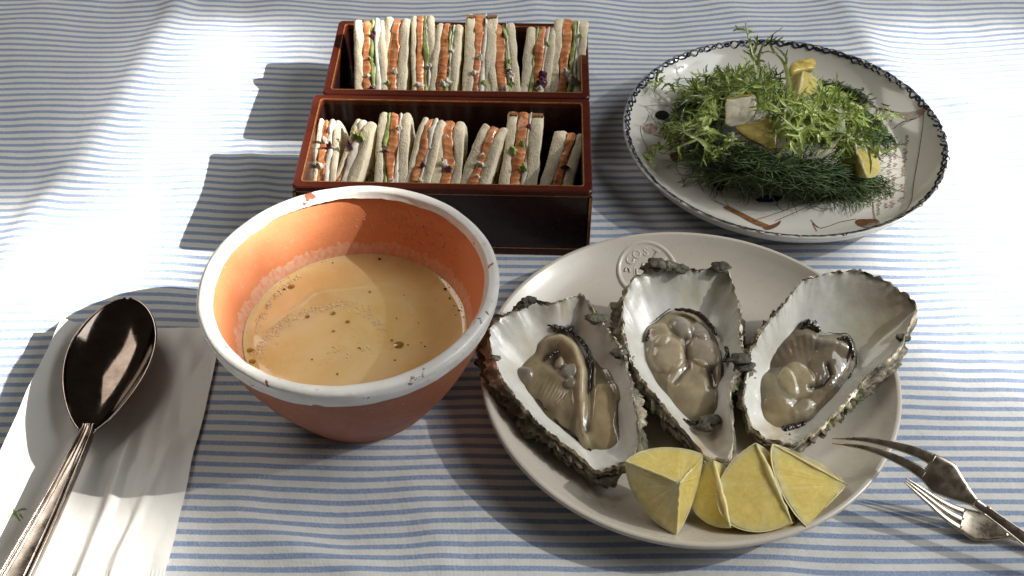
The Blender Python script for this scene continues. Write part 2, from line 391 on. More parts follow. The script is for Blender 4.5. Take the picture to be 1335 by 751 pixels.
# ---------------------------------------------------------------- tablecloth
def keep_flat(x, y):
    """0 where something stands on the cloth, 1 well away from it"""
    d = min(math.hypot(x - 0.1128, y + 0.0985) - 0.118, math.hypot(x - 0.2118, y - 0.1465) - 0.108, math.hypot(x + 0.0976, y + 0.0898) - 0.058,
            max(abs(x + 0.0474) - 0.106, abs(y - 0.0905) - 0.056), max(abs(x + 0.0425) - 0.105, abs(y - 0.217) - 0.054),
            max(abs(x + 0.275 + 0.10 * (y + 0.13)) - 0.085, abs(y + 0.18) - 0.135), max(abs(x - 0.33) - 0.12, abs(y + 0.185) - 0.045))
    u = max(0.0, min(1.0, d / 0.045)); return u * u * (3 - 2 * u)
def cloth_z(x, y):
    z = 0.0024 * fn(x * 1.0 + 0.25 * y, y * 0.55, 0, 15, 1) + 0.0030 * fn(x * 0.55 - 0.5 * y, y * 0.9, 0, 11, 2) + 0.0011 * fn(x, y * 0.8, 0, 34, 3)
    for (a, off, w, h, ph) in FOLDS:      # a few pressed-in creases and soft folds
        u = x * math.cos(a) + y * math.sin(a) - off + 0.010 * fn(x, y, 0, 6, ph); v = -x * math.sin(a) + y * math.cos(a)
        z += h * math.exp(-(u / w) ** 2) * (0.5 + 0.9 * fn(v * 4, ph, 0, 1, 5))
    far = min(1, max(0, (y - 0.24) / 0.10))
    z += far * 0.005 * fn(x * 1.3, y * 0.6, 0, 8, 4)
    return z
FOLDS = [(R(12), 0.100, 0.012, 0.0050, 1.0), (R(-20), -0.10, 0.012, 0.0045, 2.0), (R(70), 0.335, 0.012, 0.004, 3.0), (R(8), 0.36, 0.014, 0.0045, 4.0), (R(-8), -0.36, 0.014, 0.005, 5.0), (R(60), -0.245, 0.010, 0.003, 6.0), (R(25), -0.13, 0.012, 0.004, 7.0), (R(80), -0.24, 0.010, 0.0025, 8.0)]
nx, ny = 460, 370
xs = np.linspace(-0.85, 0.85, nx); ys = np.linspace(-0.55, 0.85, ny)
V = []
for x in xs:
    for y in ys:
        k = keep_flat(x, y); V.append((x, y, -0.0006 + k * (cloth_z(x, y) + 0.0004)))
cl = add('tablecloth', V, grid(nx, ny), M['cloth'])
rest = cl.data.color_attributes.new('rest', 'FLOAT_COLOR', 'POINT')
rc = np.ones((len(V), 4), np.float32)
for i, (x, y, z) in enumerate(V):   # the weave follows the cloth's own pull, not a ruler
    pull = 0.006 * fn(x, y, 0, 3.2, 8) + 0.0030 * fn(x * 1.1, y * 0.5, 0, 8, 9) + 0.0004 * fn(x, y * 0.7, 0, 34, 10) + 0.010 * x * 0.35
    far = min(1, max(0, (y - 0.16) / 0.15)); pull += far * 0.008 * fn(x, y * 0.35, 0, 8, 11)
    rc[i, 1] = y + 1.0 + pull; rc[i, 0] = x + 1
rest.data.foreach_set('color', rc.ravel())
tag(cl, 'blue and white striped cotton tablecloth', 'tablecloth', kind='structure')

# ---------------------------------------------------------------- lacquer boxes
def rrect(w, d, r, n=6):
    p = []
    for (sx, sy, a0) in ((1, 1, 0), (-1, 1, 90), (-1, -1, 180), (1, -1, 270)):
        for k in range(n + 1):
            a = R(a0 + 90 * k / n); p.append((sx * (w / 2 - r) + r * math.cos(a), sy * (d / 2 - r) + r * math.sin(a)))
    return p
def loft(loops, closed_path=False, capends=False):
    n = len(loops[0]); v = [q for l in loops for q in l]; f = grid(len(loops), n, closed_path, True)
    if capends: f += [tuple(range(n - 1, -1, -1)), tuple((len(loops) - 1) * n + j for j in range(n))]
    return v, f
def ring_at(w, d, r, z): return [(x, y, z) for (x, y) in rrect(w, d, r)]
def lacquer_box(label, cx, cy, rot, w, d, h, group):
    t = thing('lacquer_box', label, 'box', group); t.location = (cx, cy, 0); t.rotation_euler = (0, 0, rot)
    wt = 0.0060; b = 0.0008; r0 = 0.004
    # wall shell (outer skin + inner skin)
    L = [ring_at(w, d, r0, 0.001), ring_at(w, d, r0, h - 0.004), ring_at(w - 2 * wt, d - 2 * wt, 0.002, h - 0.004), ring_at(w - 2 * wt, d - 2 * wt, 0.002, 0.0035)]
    v, f = loft(L, False); add('wall', v, f, M['lacquer_dark'], t, smooth=False)
    v, f = loft([ring_at(w - 0.002, d - 0.002, r0, 0.0008), ring_at(w - 0.002, d - 0.002, r0, 0.004)], False, True); add('floor_panel', v, f, M['lacquer_dark'], t, smooth=False)
    # reddish rim sitting on the wall
    W2 = w + 0.0012; D2 = d + 0.0012
    L = [ring_at(W2, D2, r0, h - 0.0042), ring_at(W2, D2, r0, h - b), ring_at(W2 - 2 * b, D2 - 2 * b, r0 - b, h), ring_at(w - 2 * wt + 0.0016, d - 2 * wt + 0.0016, 0.0022, h), ring_at(w - 2 * wt - 0.0002, d - 2 * wt - 0.0002, 0.0021, h - b), ring_at(w - 2 * wt - 0.0002, d - 2 * wt - 0.0002, 0.0021, h - 0.0042)]
    v, f = loft(L, True); rim = add('rim', v, f, M['lacquer_red'], t, smooth=False)
    g = MB()
    wi, di = w - 2 * wt + 0.0004, d - 2 * wt + 0.0004
    L = [ring_at(wi + 0.0016, di + 0.0016, 0.0026, h + 0.0001), ring_at(wi + 0.0016, di + 0.0016, 0.0026, h + 0.0003), ring_at(wi, di, 0.002, h + 0.0003), ring_at(wi, di, 0.002, h - 0.0005)]
    g.add(*loft(L)); g.build('gold_trim', M['gold_line'], rim, smooth=False)
    # gold line under the rim and along the foot, red foot band
    def band(z0, z1, off, name, m): 
        v, f = loft([ring_at(w + off, d + off, r0, z0), ring_at(w + off, d + off, r0, z1)]); return add(name, v, f, M[m], t, smooth=False)
    band(h - 0.0052, h - 0.0043, 0.0006, 'gold_trim', 'gold_line')
    band(0.0056, 0.0066, 0.0006, 'gold_trim', 'gold_line'); band(0.0006, 0.0050, 0.0008, 'foot_band', 'lacquer_red')
    for sx in (-1, 1):
        for sy in (-1, 1):
            x = sx * (w / 2 - 0.0004); y = sy * (d / 2 - 0.0004); e = 0.0011
            vv = [(x + a * e, y + bb * e, z) for z in (0.0067, h - 0.0053) for (a, bb) in ((-1, -1), (1, -1), (1, 1), (-1, 1))]
            add('edge_trim', vv, [(0, 1, 5, 4), (1, 2, 6, 5), (2, 3, 7, 6), (3, 0, 4, 7)], M['gold_line'], t, smooth=False)
    return t
FB = (-0.0474, 0.0905, 0.0607); RB = (-0.0425, 0.2170, 0.0470)
lacquer_box('taller dark lacquer box of sandwiches, nearer one, behind the terracotta bowl', FB[0], FB[1], R(-1.6), 0.2085, 0.1075, FB[2], 'lacquer boxes of sandwiches')
lacquer_box('lower dark lacquer box of sandwiches, farther one at the back', RB[0], RB[1], R(-1.4), 0.2075, 0.1035, RB[2], 'lacquer boxes of sandwiches')

# ---------------------------------------------------------------- sandwiches
def slab(prof, xa, xb, seed, amp, ins=0.0):
    """rounded profile (y,z) swept between the wavy boundaries xa(h) and xb(h), h = height share"""
    pr = catmull(prof, 44, True); c = pr.mean(0); zmin = pr[:, 1].min(); zr = np.ptp(pr[:, 1])
    caps = (0.12, 0.4, 0.65, 0.82, 0.93); mid = (0.0, 0.12, 0.3, 0.5, 0.7, 0.88, 1.0)
    seq = [(0.0, k) for k in caps] + [(u, 1.0 + 0.02 * math.sin(math.pi * u) - 0.028 * abs(2 * u - 1) ** 5) for u in mid] + [(1.0, k) for k in reversed(caps)]
    loops = []
    for (u, sc) in seq:
        l = []
        for (y, z) in pr:
            k = sc - ins
            yy = c[0] + (y - c[0]) * k; zz = c[1] + (z - c[1]) * k
            h = (zz - zmin) / zr; a = xa(h); b = xb(h)
            if b < a + 0.0006: b = a + 0.0006
            x = a + u * (b - a)
            d = fbm(x, yy, zz, 130, seed, 3) * amp; d2 = fbm(x + 3, yy, zz, 150, seed + 2, 3) * amp
            e = 0.0 if 0.05 < u < 0.95 else 0.7
            l.append((x + d * e, yy + d2, zz + 0.8 * fbm(x, yy + 5, zz, 120, seed + 4, 2) * amp))
        loops.append(l)
    return loft(loops, False, True)
def lump(c, r, seed, sq=(1, 1, 1), n=8, amp=0.4):
    v = []; f = []
    for i in range(n + 1):
        ph = math.pi * i / n
        for j in range(n * 2):
            th = math.pi * j / n; d = np.array([math.sin(ph) * math.cos(th), math.sin(ph) * math.sin(th), math.cos(ph)])
            k = r * (1 + amp * fn(*d, 1.7, seed)); v.append(np.array(c) + d * k * np.array(sq))
    return v, grid(n + 1, n * 2, False, True)
def sandwich(label, group, px0, px1, yf, yt, zt, layers, seed, lean=0.0, yaw=0.0, zb=0.0045, crust=False):
    """layers: list of (name, material key, share of width, inset)"""
    t = thing('sandwich', label, 'sandwich', group); r = random.Random(seed)
    y_c = yf * 0.45 + yt * 0.55; z_c = zt * 0.55
    py = JX(0, y_c, z_c)[1]
    x0 = PX(px0, py, z_c)[0]; x1 = PX(px1, py, z_c)[0]; xc = (x0 + x1) / 2
    W = (x1 - x0) * math.cos(yaw)
    xc -= math.sin(-yaw) * (y_c - yf)
    t.location = (xc, yf, zb); t.rotation_euler = (0, 0, yaw)
    hy = yt - yf; hz = zt - zb; yb = hy + 0.016
    j = lambda a: a * r.uniform(0.95, 1.05)
    prof = [(0, 0), (hy * 0.24, hz * j(0.27)), (hy * 0.52, hz * j(0.56)), (hy * 0.82, hz * j(0.86)), (hy * 0.98, hz * 0.985), (hy + 0.005, hz * 0.955), (yb, hz * 0.52), (yb * 0.93, hz * 0.2), (yb * 0.80, 0.0), (yb * 0.4, 0.0)]
    cum = np.cumsum([0] + [l[2] for l in layers]); nL = len(layers)
    def bound(k):
        if k in (0, nL): aw = 0.0010
        else: aw = 0.0024
        q = seed + 3.3 * k
        return lambda h: -W / 2 + W * cum[k] + lean * h * hz + aw * fn(h * 2.6, q, 0.5, 1, 2) + 0.6 * aw * fn(h * 6.5, q, 3.5, 1, 3) + (0.0022 * (h - 0.75) * (0.5 - cum[k]) * 2 if h > 0.75 else 0)
    for k, (nm, mk, sh, ins) in enumerate(layers):
        am = 0.0012 if 'bread' in nm else 0.0024
        v, f = slab(prof, bound(k), bound(k + 1), seed + k * 1.7, am, ins)
        o = add(nm, v, f, M[mk], t)
        if crust and nm == 'bread_slice':
            P3 = np.array([((bound(k)(0.99) + bound(k + 1)(0.99)) / 2 + (bound(k + 1)(0.99) - bound(k)(0.99)) * u * 0.46, hy + 0.001 + 0.0006 * fn(u * 5, seed, k), hz + 0.0002) for u in np.linspace(-1, 1, 12)])
            v, f = tube(P3, [0.0022 * (1 + 0.3 * fn(i * .8, seed, 2)) for i in range(12)], 7, 0.5); add('crust', v, f, M['crust'], o)
    fill = [i for i, l in enumerate(layers) if l[0] != 'bread_slice']
    for k in range(r.choice((4, 5, 6))):    # onion, cream and green pressed out along the cut
        i = r.choice(fill); s_ = r.uniform(0.10, 0.92); u = r.uniform(0.1, 1.1)
        x = bound(i)(s_) * (1 - u) + bound(i + 1)(s_) * u
        p = (x, hy * s_ - 0.0008, hz * s_ + 0.0004)
        kind = r.choice((('onion_piece', 'red_onion'), ('cream_dab', 'cream_cheese'), ('cream_dab', 'cream_cheese'), ('cream_dab', 'cream_cheese'), ('cucumber_piece', 'cucumber')))
        v, f = lump(p, r.uniform(0.0024, 0.0046), seed + k, (r.uniform(0.6, 1.0), 0.30, r.uniform(0.8, 1.9)), 9, 0.8); add(kind[0], v, f, M[kind[1]], t)
    return t
def Lr(kind):
    B, S, C, K = ('bread_slice', 'bread'), ('salmon', 'salmon'), ('cucumber', 'cucumber'), ('cream_cheese', 'cream_cheese')
    return {
        'salmon': [(*B, .32, 0), (*S, .34, .005), (*B, .34, 0)],
        'full': [(*B, .27, 0), (*S, .27, .005), (*C, .15, .015), (*K, .05, .01), (*B, .26, 0)],
        'cream': [(*B, .25, 0), (*S, .20, .01), (*K, .26, -.01), (*B, .29, 0)],
        'green': [(*B, .27, 0), (*C, .12, .015), (*S, .26, 0), (*K, .10, .0), (*B, .25, 0)],
        'edge': [(*B, .20, .01), (*S, .12, .02), (*K, .26, .0), (*B, .42, 0)],
        'messy': [(*B, .28, 0), (*S, .24, .0), (*C, .10, .01), (*K, .20, -.02), (*B, .18, .02)],
        'wide': [(*B, .28, 0), (*S, .30, 0), (*K, .10, .0), (*B, .32, 0)],
    }[kind]
GF = 'sandwiches in the nearer box'; GR = 'sandwiches in the farther box'
front = [  # px left, px right, y top, z top, layers, lean, yaw, crust, label
    (409, 440, 0.115, 0.059, 'cream', -0.02, -6, 0, 'messy creamy sandwich at the left end of the nearer box'),
    (438, 474, 0.116, 0.061, 'edge', -0.04, -25, 0, 'sandwich with broad pale bread face, second from left in the nearer box'),
    (488, 530, 0.117, 0.064, 'green', 0.02, -4, 0, 'sandwich with green and orange filling, third from left in the nearer box'),
    (528, 563, 0.115, 0.062, 'cream', 0.04, -16, 0, 'sandwich with purple onion filling, fourth from left in the nearer box'),
    (561, 600, 0.112, 0.060, 'salmon', 0.02, -5, 0, 'salmon sandwich fifth from left in the nearer box'),
    (598, 637, 0.112, 0.060, 'salmon', 0.08, -22, 0, 'leaning salmon sandwich sixth from left in the nearer box'),
    (648, 697, 0.117, 0.064, 'wide', 0.08, -5, 1, 'tallest salmon sandwich, second from right in the nearer box'),
    (697, 741, 0.107, 0.056, 'salmon', 0.16, -13, 0, 'tilted salmon sandwich at the right end of the nearer box'),
]
for i, (a, b, yt, zt, ly, ln, yw, cr, lab) in enumerate(front):
    sandwich(lab, GF, a, b, 0.0475, yt, zt, Lr(ly), 3.1 + i * 2.3, ln, R(yw), crust=bool(cr))
rear = [
    (460, 502, 0.242, 0.064, 'messy', 0.04, 4, 0, 'collapsing sandwich at the left end of the farther box'),
    (500, 537, 0.243, 0.065, 'salmon', -0.10, -10, 0, 'sandwich second from left in the farther box'),
    (536, 567, 0.245, 0.066, 'full', 0.02, 3, 0, 'green and orange sandwich third from left in the farther box'),
    (566, 601, 0.238, 0.063, 'full', -0.06, -10, 0, 'slumped sandwich fourth from left in the farther box'),
    (600, 641, 0.246, 0.066, 'wide', 0.08, 0, 1, 'tallest sandwich, fifth from left in the farther box'),
    (639, 679, 0.240, 0.062, 'full', -0.04, 4, 0, 'sandwich with purple onion, sixth from left in the farther box'),
    (677, 716, 0.238, 0.060, 'green', 0.06, -6, 0, 'sandwich second from right in the farther box'),
    (715, 760, 0.243, 0.064, 'full', 0.04, -4, 0, 'sandwich with lettuce bulging over the right end of the farther box'),
]
for i, (a, b, yt, zt, ly, ln, yw, cr, lab) in enumerate(rear):
    sandwich(lab, GR, a, b, 0.1765, yt, zt, Lr(ly), 31.7 + i * 2.9, ln, R(yw), crust=bool(cr))

# ---------------------------------------------------------------- terracotta bowl and soup
BC = (-0.0976, -0.0898); HB = 0.096
bowl = thing('soup_bowl', 'terracotta bowl with chipped white painted rim, full of soup', 'bowl'); bowl.location = (*BC, 0)
wob = lambda a, r, z: 0.0009 * math.sin(2 * a + 0.6) * z / HB + 0.0003 * fn(math.cos(a), math.sin(a), z * 20, 3, 2)
prof = smooth_prof([(0.0, 0.0015), (0.040, 0.0010), (0.0470, 0.0012), (0.0504, 0.004), (0.0588, 0.018), (0.0712, 0.041), (0.0800, 0.063), (0.0856, 0.082), (0.0868, 0.0905), (0.0855, 0.0930), (0.0834, 0.0930), (0.0806, 0.0855), (0.0745, 0.066), (0.0690, 0.052), (0.058, 0.030), (0.044, 0.013), (0.025, 0.009), (0.0, 0.0085)], 90)
v, f = lathe(prof, 128, wob)
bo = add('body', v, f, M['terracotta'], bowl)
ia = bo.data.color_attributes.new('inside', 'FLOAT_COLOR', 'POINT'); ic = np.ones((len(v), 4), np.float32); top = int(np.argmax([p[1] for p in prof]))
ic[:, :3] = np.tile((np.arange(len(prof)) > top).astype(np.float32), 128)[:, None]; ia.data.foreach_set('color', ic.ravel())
def rimwob(a, r, z):
    drip = 0
    return wob(a, r, z) + 0.0004 * fn(math.cos(a), math.sin(a), z * 60, 6, 9)
rp = smooth_prof([(0.0858, 0.0822), (0.0876, 0.0836), (0.0887, 0.0868), (0.0896, 0.0915), (0.0893, 0.0950), (0.0874, 0.0965), (0.0850, 0.0967), (0.0830, 0.0960), (0.0822, 0.0948), (0.0816, 0.0935), (0.0806, 0.0920)], 40)
N = 192; vv = []
for i in range(N):
    a = 2 * math.pi * i / N; ca, sa = math.cos(a), math.sin(a)
    lo = 0.0010 * fn(ca, sa, 0, 5, 3) + 0.0006 * fn(ca, sa, 0, 17, 4); li = 0.0012 * fn(ca, sa, 1, 6, 5) + 0.0006 * fn(ca, sa, 1, 22, 6)
    for j, (r, z) in enumerate(rp):
        e0 = max(0, 1 - j / 8); e1 = max(0, 1 - (len(rp) - 1 - j) / 8)
        rr = r + rimwob(a, r, z); vv.append((rr * ca, rr * sa, z + lo * e0 + li * e1))
add('painted_rim', vv, grid(N, len(rp), True, False), M['rim_glaze'], bowl)
# droplets splashed on the inner wall
g = MB(); rd = random.Random(12)
for k in range(170):
    a = R(rd.gauss(68, 16)); h = min(0.088, max(0.060, rd.gauss(0.074, 0.006))); r_ = float(np.interp(h, [0.052, 0.066, 0.084, 0.0925], [0.0690, 0.0745, 0.0800, 0.0832])) - 0.0002
    g.add(*lump((r_ * math.cos(a), r_ * math.sin(a), h), rd.uniform(0.0002, 0.00055), k, (1, 1, 1), 4, 0.2))
dr = g.build('splash_drops', M['splash'], bowl); dr['kind'] = 'stuff'
# soup
SZ = 0.052; SR = 0.0692
soup = thing('soup', 'creamy orange brown soup with oil drops in the terracotta bowl', 'soup'); soup.location = (*BC, SZ)
rings = [0.0002, 0.01, 0.02, 0.03, 0.04, 0.05, 0.058, 0.063, 0.0665, 0.0682, SR + 0.0004]
vv = []
for r in rings:
    for k in range(96):
        a = 2 * math.pi * k / 96; zz = 0.0004 * fn(r * math.cos(a), r * math.sin(a), 0, 60, 2) + (0.0012 * max(0, (r - 0.066) / 0.0036) ** 2)
        vv.append((r * math.cos(a), r * math.sin(a), zz))
add('liquid', vv, grid(len(rings), 96, False, True), M['soup'], soup)
def on_soup(px, py): p = PX(px, py, SZ); return p[0] - BC[0], p[1] - BC[1]
for (px, py, r) in ((380, 374, 3.6), (326, 457, 3.2), (329, 472, 3.6), (520, 450, 5.0), (453, 420, 2.4), (371, 377, 1.0), (468, 454, 1.2), (440, 488, 1.4), (407, 469, 1.2), (515, 470, 1.4), (435, 432, 1.6), (482, 381, 1.3), (511, 444, 1.5), (532, 450, 1.0), (598, 405, 1.3), (401, 413, 2.5), (434, 409, 2.8)):
    x, y = on_soup(px, py); rr = r * 0.00055
    vv = []; 
    for q in (0.05, 0.5, 0.8, 1.0):
        for k in range(20):
            a = 2 * math.pi * k / 20; w = rr * q * (1 + 0.12 * fn(math.cos(a), math.sin(a), px, 1.4, 1)); vv.append((x + w * math.cos(a) * 1.1, y + w * math.sin(a), 0.0004 + 0.00045 * (1 - q * q)))
    add('oil_drop', vv, grid(4, 20, False, True), M['oil'], soup)
for (px, py, r) in ((434, 343, 1.6), (495, 338, 3.2), (580, 377, 3.0), (586, 389, 2.0), (592, 399, 1.6), (370, 378, 1.6), (549, 447, 1.4), (554, 452, 1.8), (545, 421, 1.2), (517, 415, 1.3), (527, 385, 1.1), (470, 455, 1.5), (578, 370, 1.4), (594, 411, 1.4)):
    x, y = on_soup(px, py); v, f = lump((x, y, 0.0002), r * 0.00032, px, (1, 1, 0.6), 5, 0.3); add('herb_speck', v, f, M['peppercorn'], soup)
g = MB(); rf = random.Random(3)
for pts, n, wd in (([(334, 462), (346, 445), (362, 428), (385, 414), (410, 405), (452, 397)], 220, 0.0018), ([(334, 436), (340, 415), (352, 396), (368, 378), (392, 360)], 120, 0.0010), ([(455, 398), (480, 410), (500, 430)], 60, 0.003), ([(420, 470), (450, 455), (500, 462)], 40, 0.004)):
    P3 = catmull([(*on_soup(a, b), 0.0003) for a, b in pts], 80)
    for k in range(n):
        p = P3[rf.randrange(80)] + np.array([rf.gauss(0, wd), rf.gauss(0, wd), 0])
        g.add(*lump(p, rf.uniform(0.00025, 0.0008), k, (1, 1, 0.28), 4, 0))
fs = g.build('froth', M['soup_foam'], soup); fs['kind'] = 'stuff'
# bubbles ring along the wall
g = MB()
for k in range(150):
    a = R(-20) + R(240) * random.random(); r = SR - random.random() ** 2 * 0.0022
    g.add(*lump((r * math.cos(a), r * math.sin(a), 0.0008), random.uniform(0.0002, 0.0005), k, (1, 1, 0.7), 3, 0))
fo = g.build('foam_bubbles', M['soup_foam'], soup); fo['kind'] = 'stuff'

# ---------------------------------------------------------------- oyster plate
PC = (0.1128, -0.0985)
plate = thing('oyster_plate', 'round beige stoneware plate holding oysters, embossed seal at its edge', 'plate'); plate.location = (*PC, 0)
PPROF = [(0.0, 0.0062), (0.05, 0.0062), (0.085, 0.0068), (0.100, 0.0092), (0.112, 0.0138), (0.121, 0.0192), (0.1272, 0.0240)]
def plate_z(r): 
    rs = [p[0] for p in PPROF]; zs = [p[1] for p in PPROF]; return float(np.interp(r, rs, zs))
prof = smooth_prof(PPROF + [(0.1292, 0.0254), (0.1312, 0.0252), (0.1318, 0.0236), (0.1305, 0.0215), (0.122, 0.0145), (0.106, 0.0062), (0.085, 0.0025), (0.080, 0.0006), (0.076, 0.0008), (0.074, 0.0024), (0.0, 0.0024)], 90)
v, f = lathe(prof, 160, lambda a, r, z: 0.0011 * math.sin(2 * a + 1.0) * (r / 0.13) + 0.0006 * math.sin(3 * a) * (r / 0.13))
add('dish', v, f, M['stoneware'], plate)
# embossed seal on the rising wall, towards the back
sc = PX(842, 347, 0.0125); sdir = math.atan2(sc[1] - PC[1], sc[0] - PC[0]); sr0 = 0.1065
tilt = math.atan2(plate_z(sr0 + 0.012) - plate_z(sr0 - 0.012), 0.024)
ur = np.array([math.cos(sdir) * math.cos(tilt), math.sin(sdir) * math.cos(tilt), math.sin(tilt)]); ut = np.array([-math.sin(sdir), math.cos(sdir), 0]); un = np.cross(ur, ut)
sr0 = 0.1045; so = np.array([sr0 * math.cos(sdir), sr0 * math.sin(sdir), plate_z(sr0) + 0.0016])
_pc = catmull(PPROF + [(0.1292, 0.0254), (0.1306, 0.0256)], 200)
def pz(r): return float(np.interp(r, _pc[:, 0], _pc[:, 1]))
def seal_lift(p, h): return np.array([p[0], p[1], pz(math.hypot(p[0], p[1])) + h])
def seal_pt(a, r, h): return seal_lift(so + r * (math.cos(a) * ur + math.sin(a) * ut), h + 0.0006)
def disc_prof(pr, n=72):
    v = []
    for i in range(n):
        a = 2 * math.pi * i / n
        for (r, h) in pr: v.append(seal_pt(a, r, h))
    return v, grid(n, len(pr), True, False)
v, f = disc_prof([(0.0226, -0.0014), (0.0221, 0.0002), (0.0212, 0.0010), (0.0202, 0.0011), (0.0193, 0.0007), (0.0187, 0.0), (0.0180, -0.0003), (0.0106, -0.0003), (0.0100, 0.0002), (0.0094, 0.0003), (0.0088, -0.0001), (0.0001, -0.0002)])
seal = add('embossed_seal', v, f, M['stoneware'], plate)
# lettering: letters stand around the seal, tops outward
img_up = math.atan2(np.dot((0, 1, 0), ut), np.dot((0, 1, 0), ur))
def letter(ch, ang, rr, size, thick=0.0011):
    cu = bpy.data.curves.new('letter', 'FONT'); cu.body = ch; cu.size = size; cu.extrude = 0.0005; cu.bevel_depth = 0.00028; cu.bevel_resolution = 2; cu.align_x = 'CENTER'; cu.align_y = 'CENTER'; cu.offset = 0.00005
    o = bpy.data.objects.new('tmp', cu); COL.objects.link(o)
    dg = bpy.context.evaluated_depsgraph_get(); me = bpy.data.meshes.new_from_object(o.evaluated_get(dg)); bpy.data.objects.remove(o)
    rad = math.cos(ang) * ur + math.sin(ang) * ut; tan = math.sin(ang) * ur - math.cos(ang) * ut   # letter up = outward, letter right = clockwise
    c = seal_pt(ang, rr, 0.0002)
    for vtx in me.vertices: x, y, z = vtx.co; vtx.co = Vector(seal_lift(c + x * tan + y * rad, z + 0.0005))
    me.materials.clear(); me.materials.append(M['stoneware'])
    for p in me.polygons: p.use_smooth = True
    lo = bpy.data.objects.new('letter', me); COL.objects.link(lo); lo.parent = seal
for k, ch in enumerate('COSTA'): letter(ch, img_up + R(58 - 27 * k), 0.0143, 0.0078)
p = [seal_pt(img_up + R(92), 0.0160, 0.0003), seal_pt(img_up + R(82), 0.0150, 0.0003), seal_pt(img_up + R(84), 0.0130, 0.0003), seal_pt(img_up + R(95), 0.0125, 0.0003)]
v, f = tube(catmull(p, 14), 0.0006, 8, 1, un); add('letter', v, f, M['stoneware'], seal)
p = [seal_pt(img_up + R(a), r, 0.0002) for a, r in ((110, 0.0080), (75, 0.0078), (50, 0.0050), (20, 0.0072), (-20, 0.0078), (-60, 0.0072))]
v, f = tube(catmull(p, 40), 0.0007, 8, 1, un); add('relief_scroll', v, f, M['stoneware'], seal)

# ---------------------------------------------------------------- oysters
def polar(outline, c, n):
    """resample an outline by angle about c"""
    p = catmull(outline, 500, True)[:, :2] - np.asarray(c)[:2]
    a = np.unwrap(np.arctan2(p[:, 1], p[:, 0])); r = np.hypot(p[:, 0], p[:, 1])
    if a[-1] < a[0]: a = a[::-1]; r = r[::-1]
    a = np.maximum.accumulate(a)
    th = np.linspace(0, 2 * math.pi, n, endpoint=False)
    aa = np.concatenate([a + 2 * math.pi * k for k in range(-3, 4)]); rr = np.tile(r, 7)
    o = np.argsort(aa, kind='stable')
    return th, np.interp(th, aa[o] , rr[o])
def seg_dist(px, py, pts):
    best = 1e9; tb = 0; L = len(pts) - 1; side = 0
    for i in range(L):
        ax, ay = pts[i]; bx, by = pts[i + 1]; dx, dy = bx - ax, by - ay
        u = max(0, min(1, ((px - ax) * dx + (py - ay) * dy) / (dx * dx + dy * dy + 1e-9)))
        d = math.hypot(px - ax - u * dx, py - ay - u * dy)
        if d < best: best = d; tb = (i + u) / L; side = math.copysign(1, dx * (py - ay) - dy * (px - ax))
    return best, tb, side
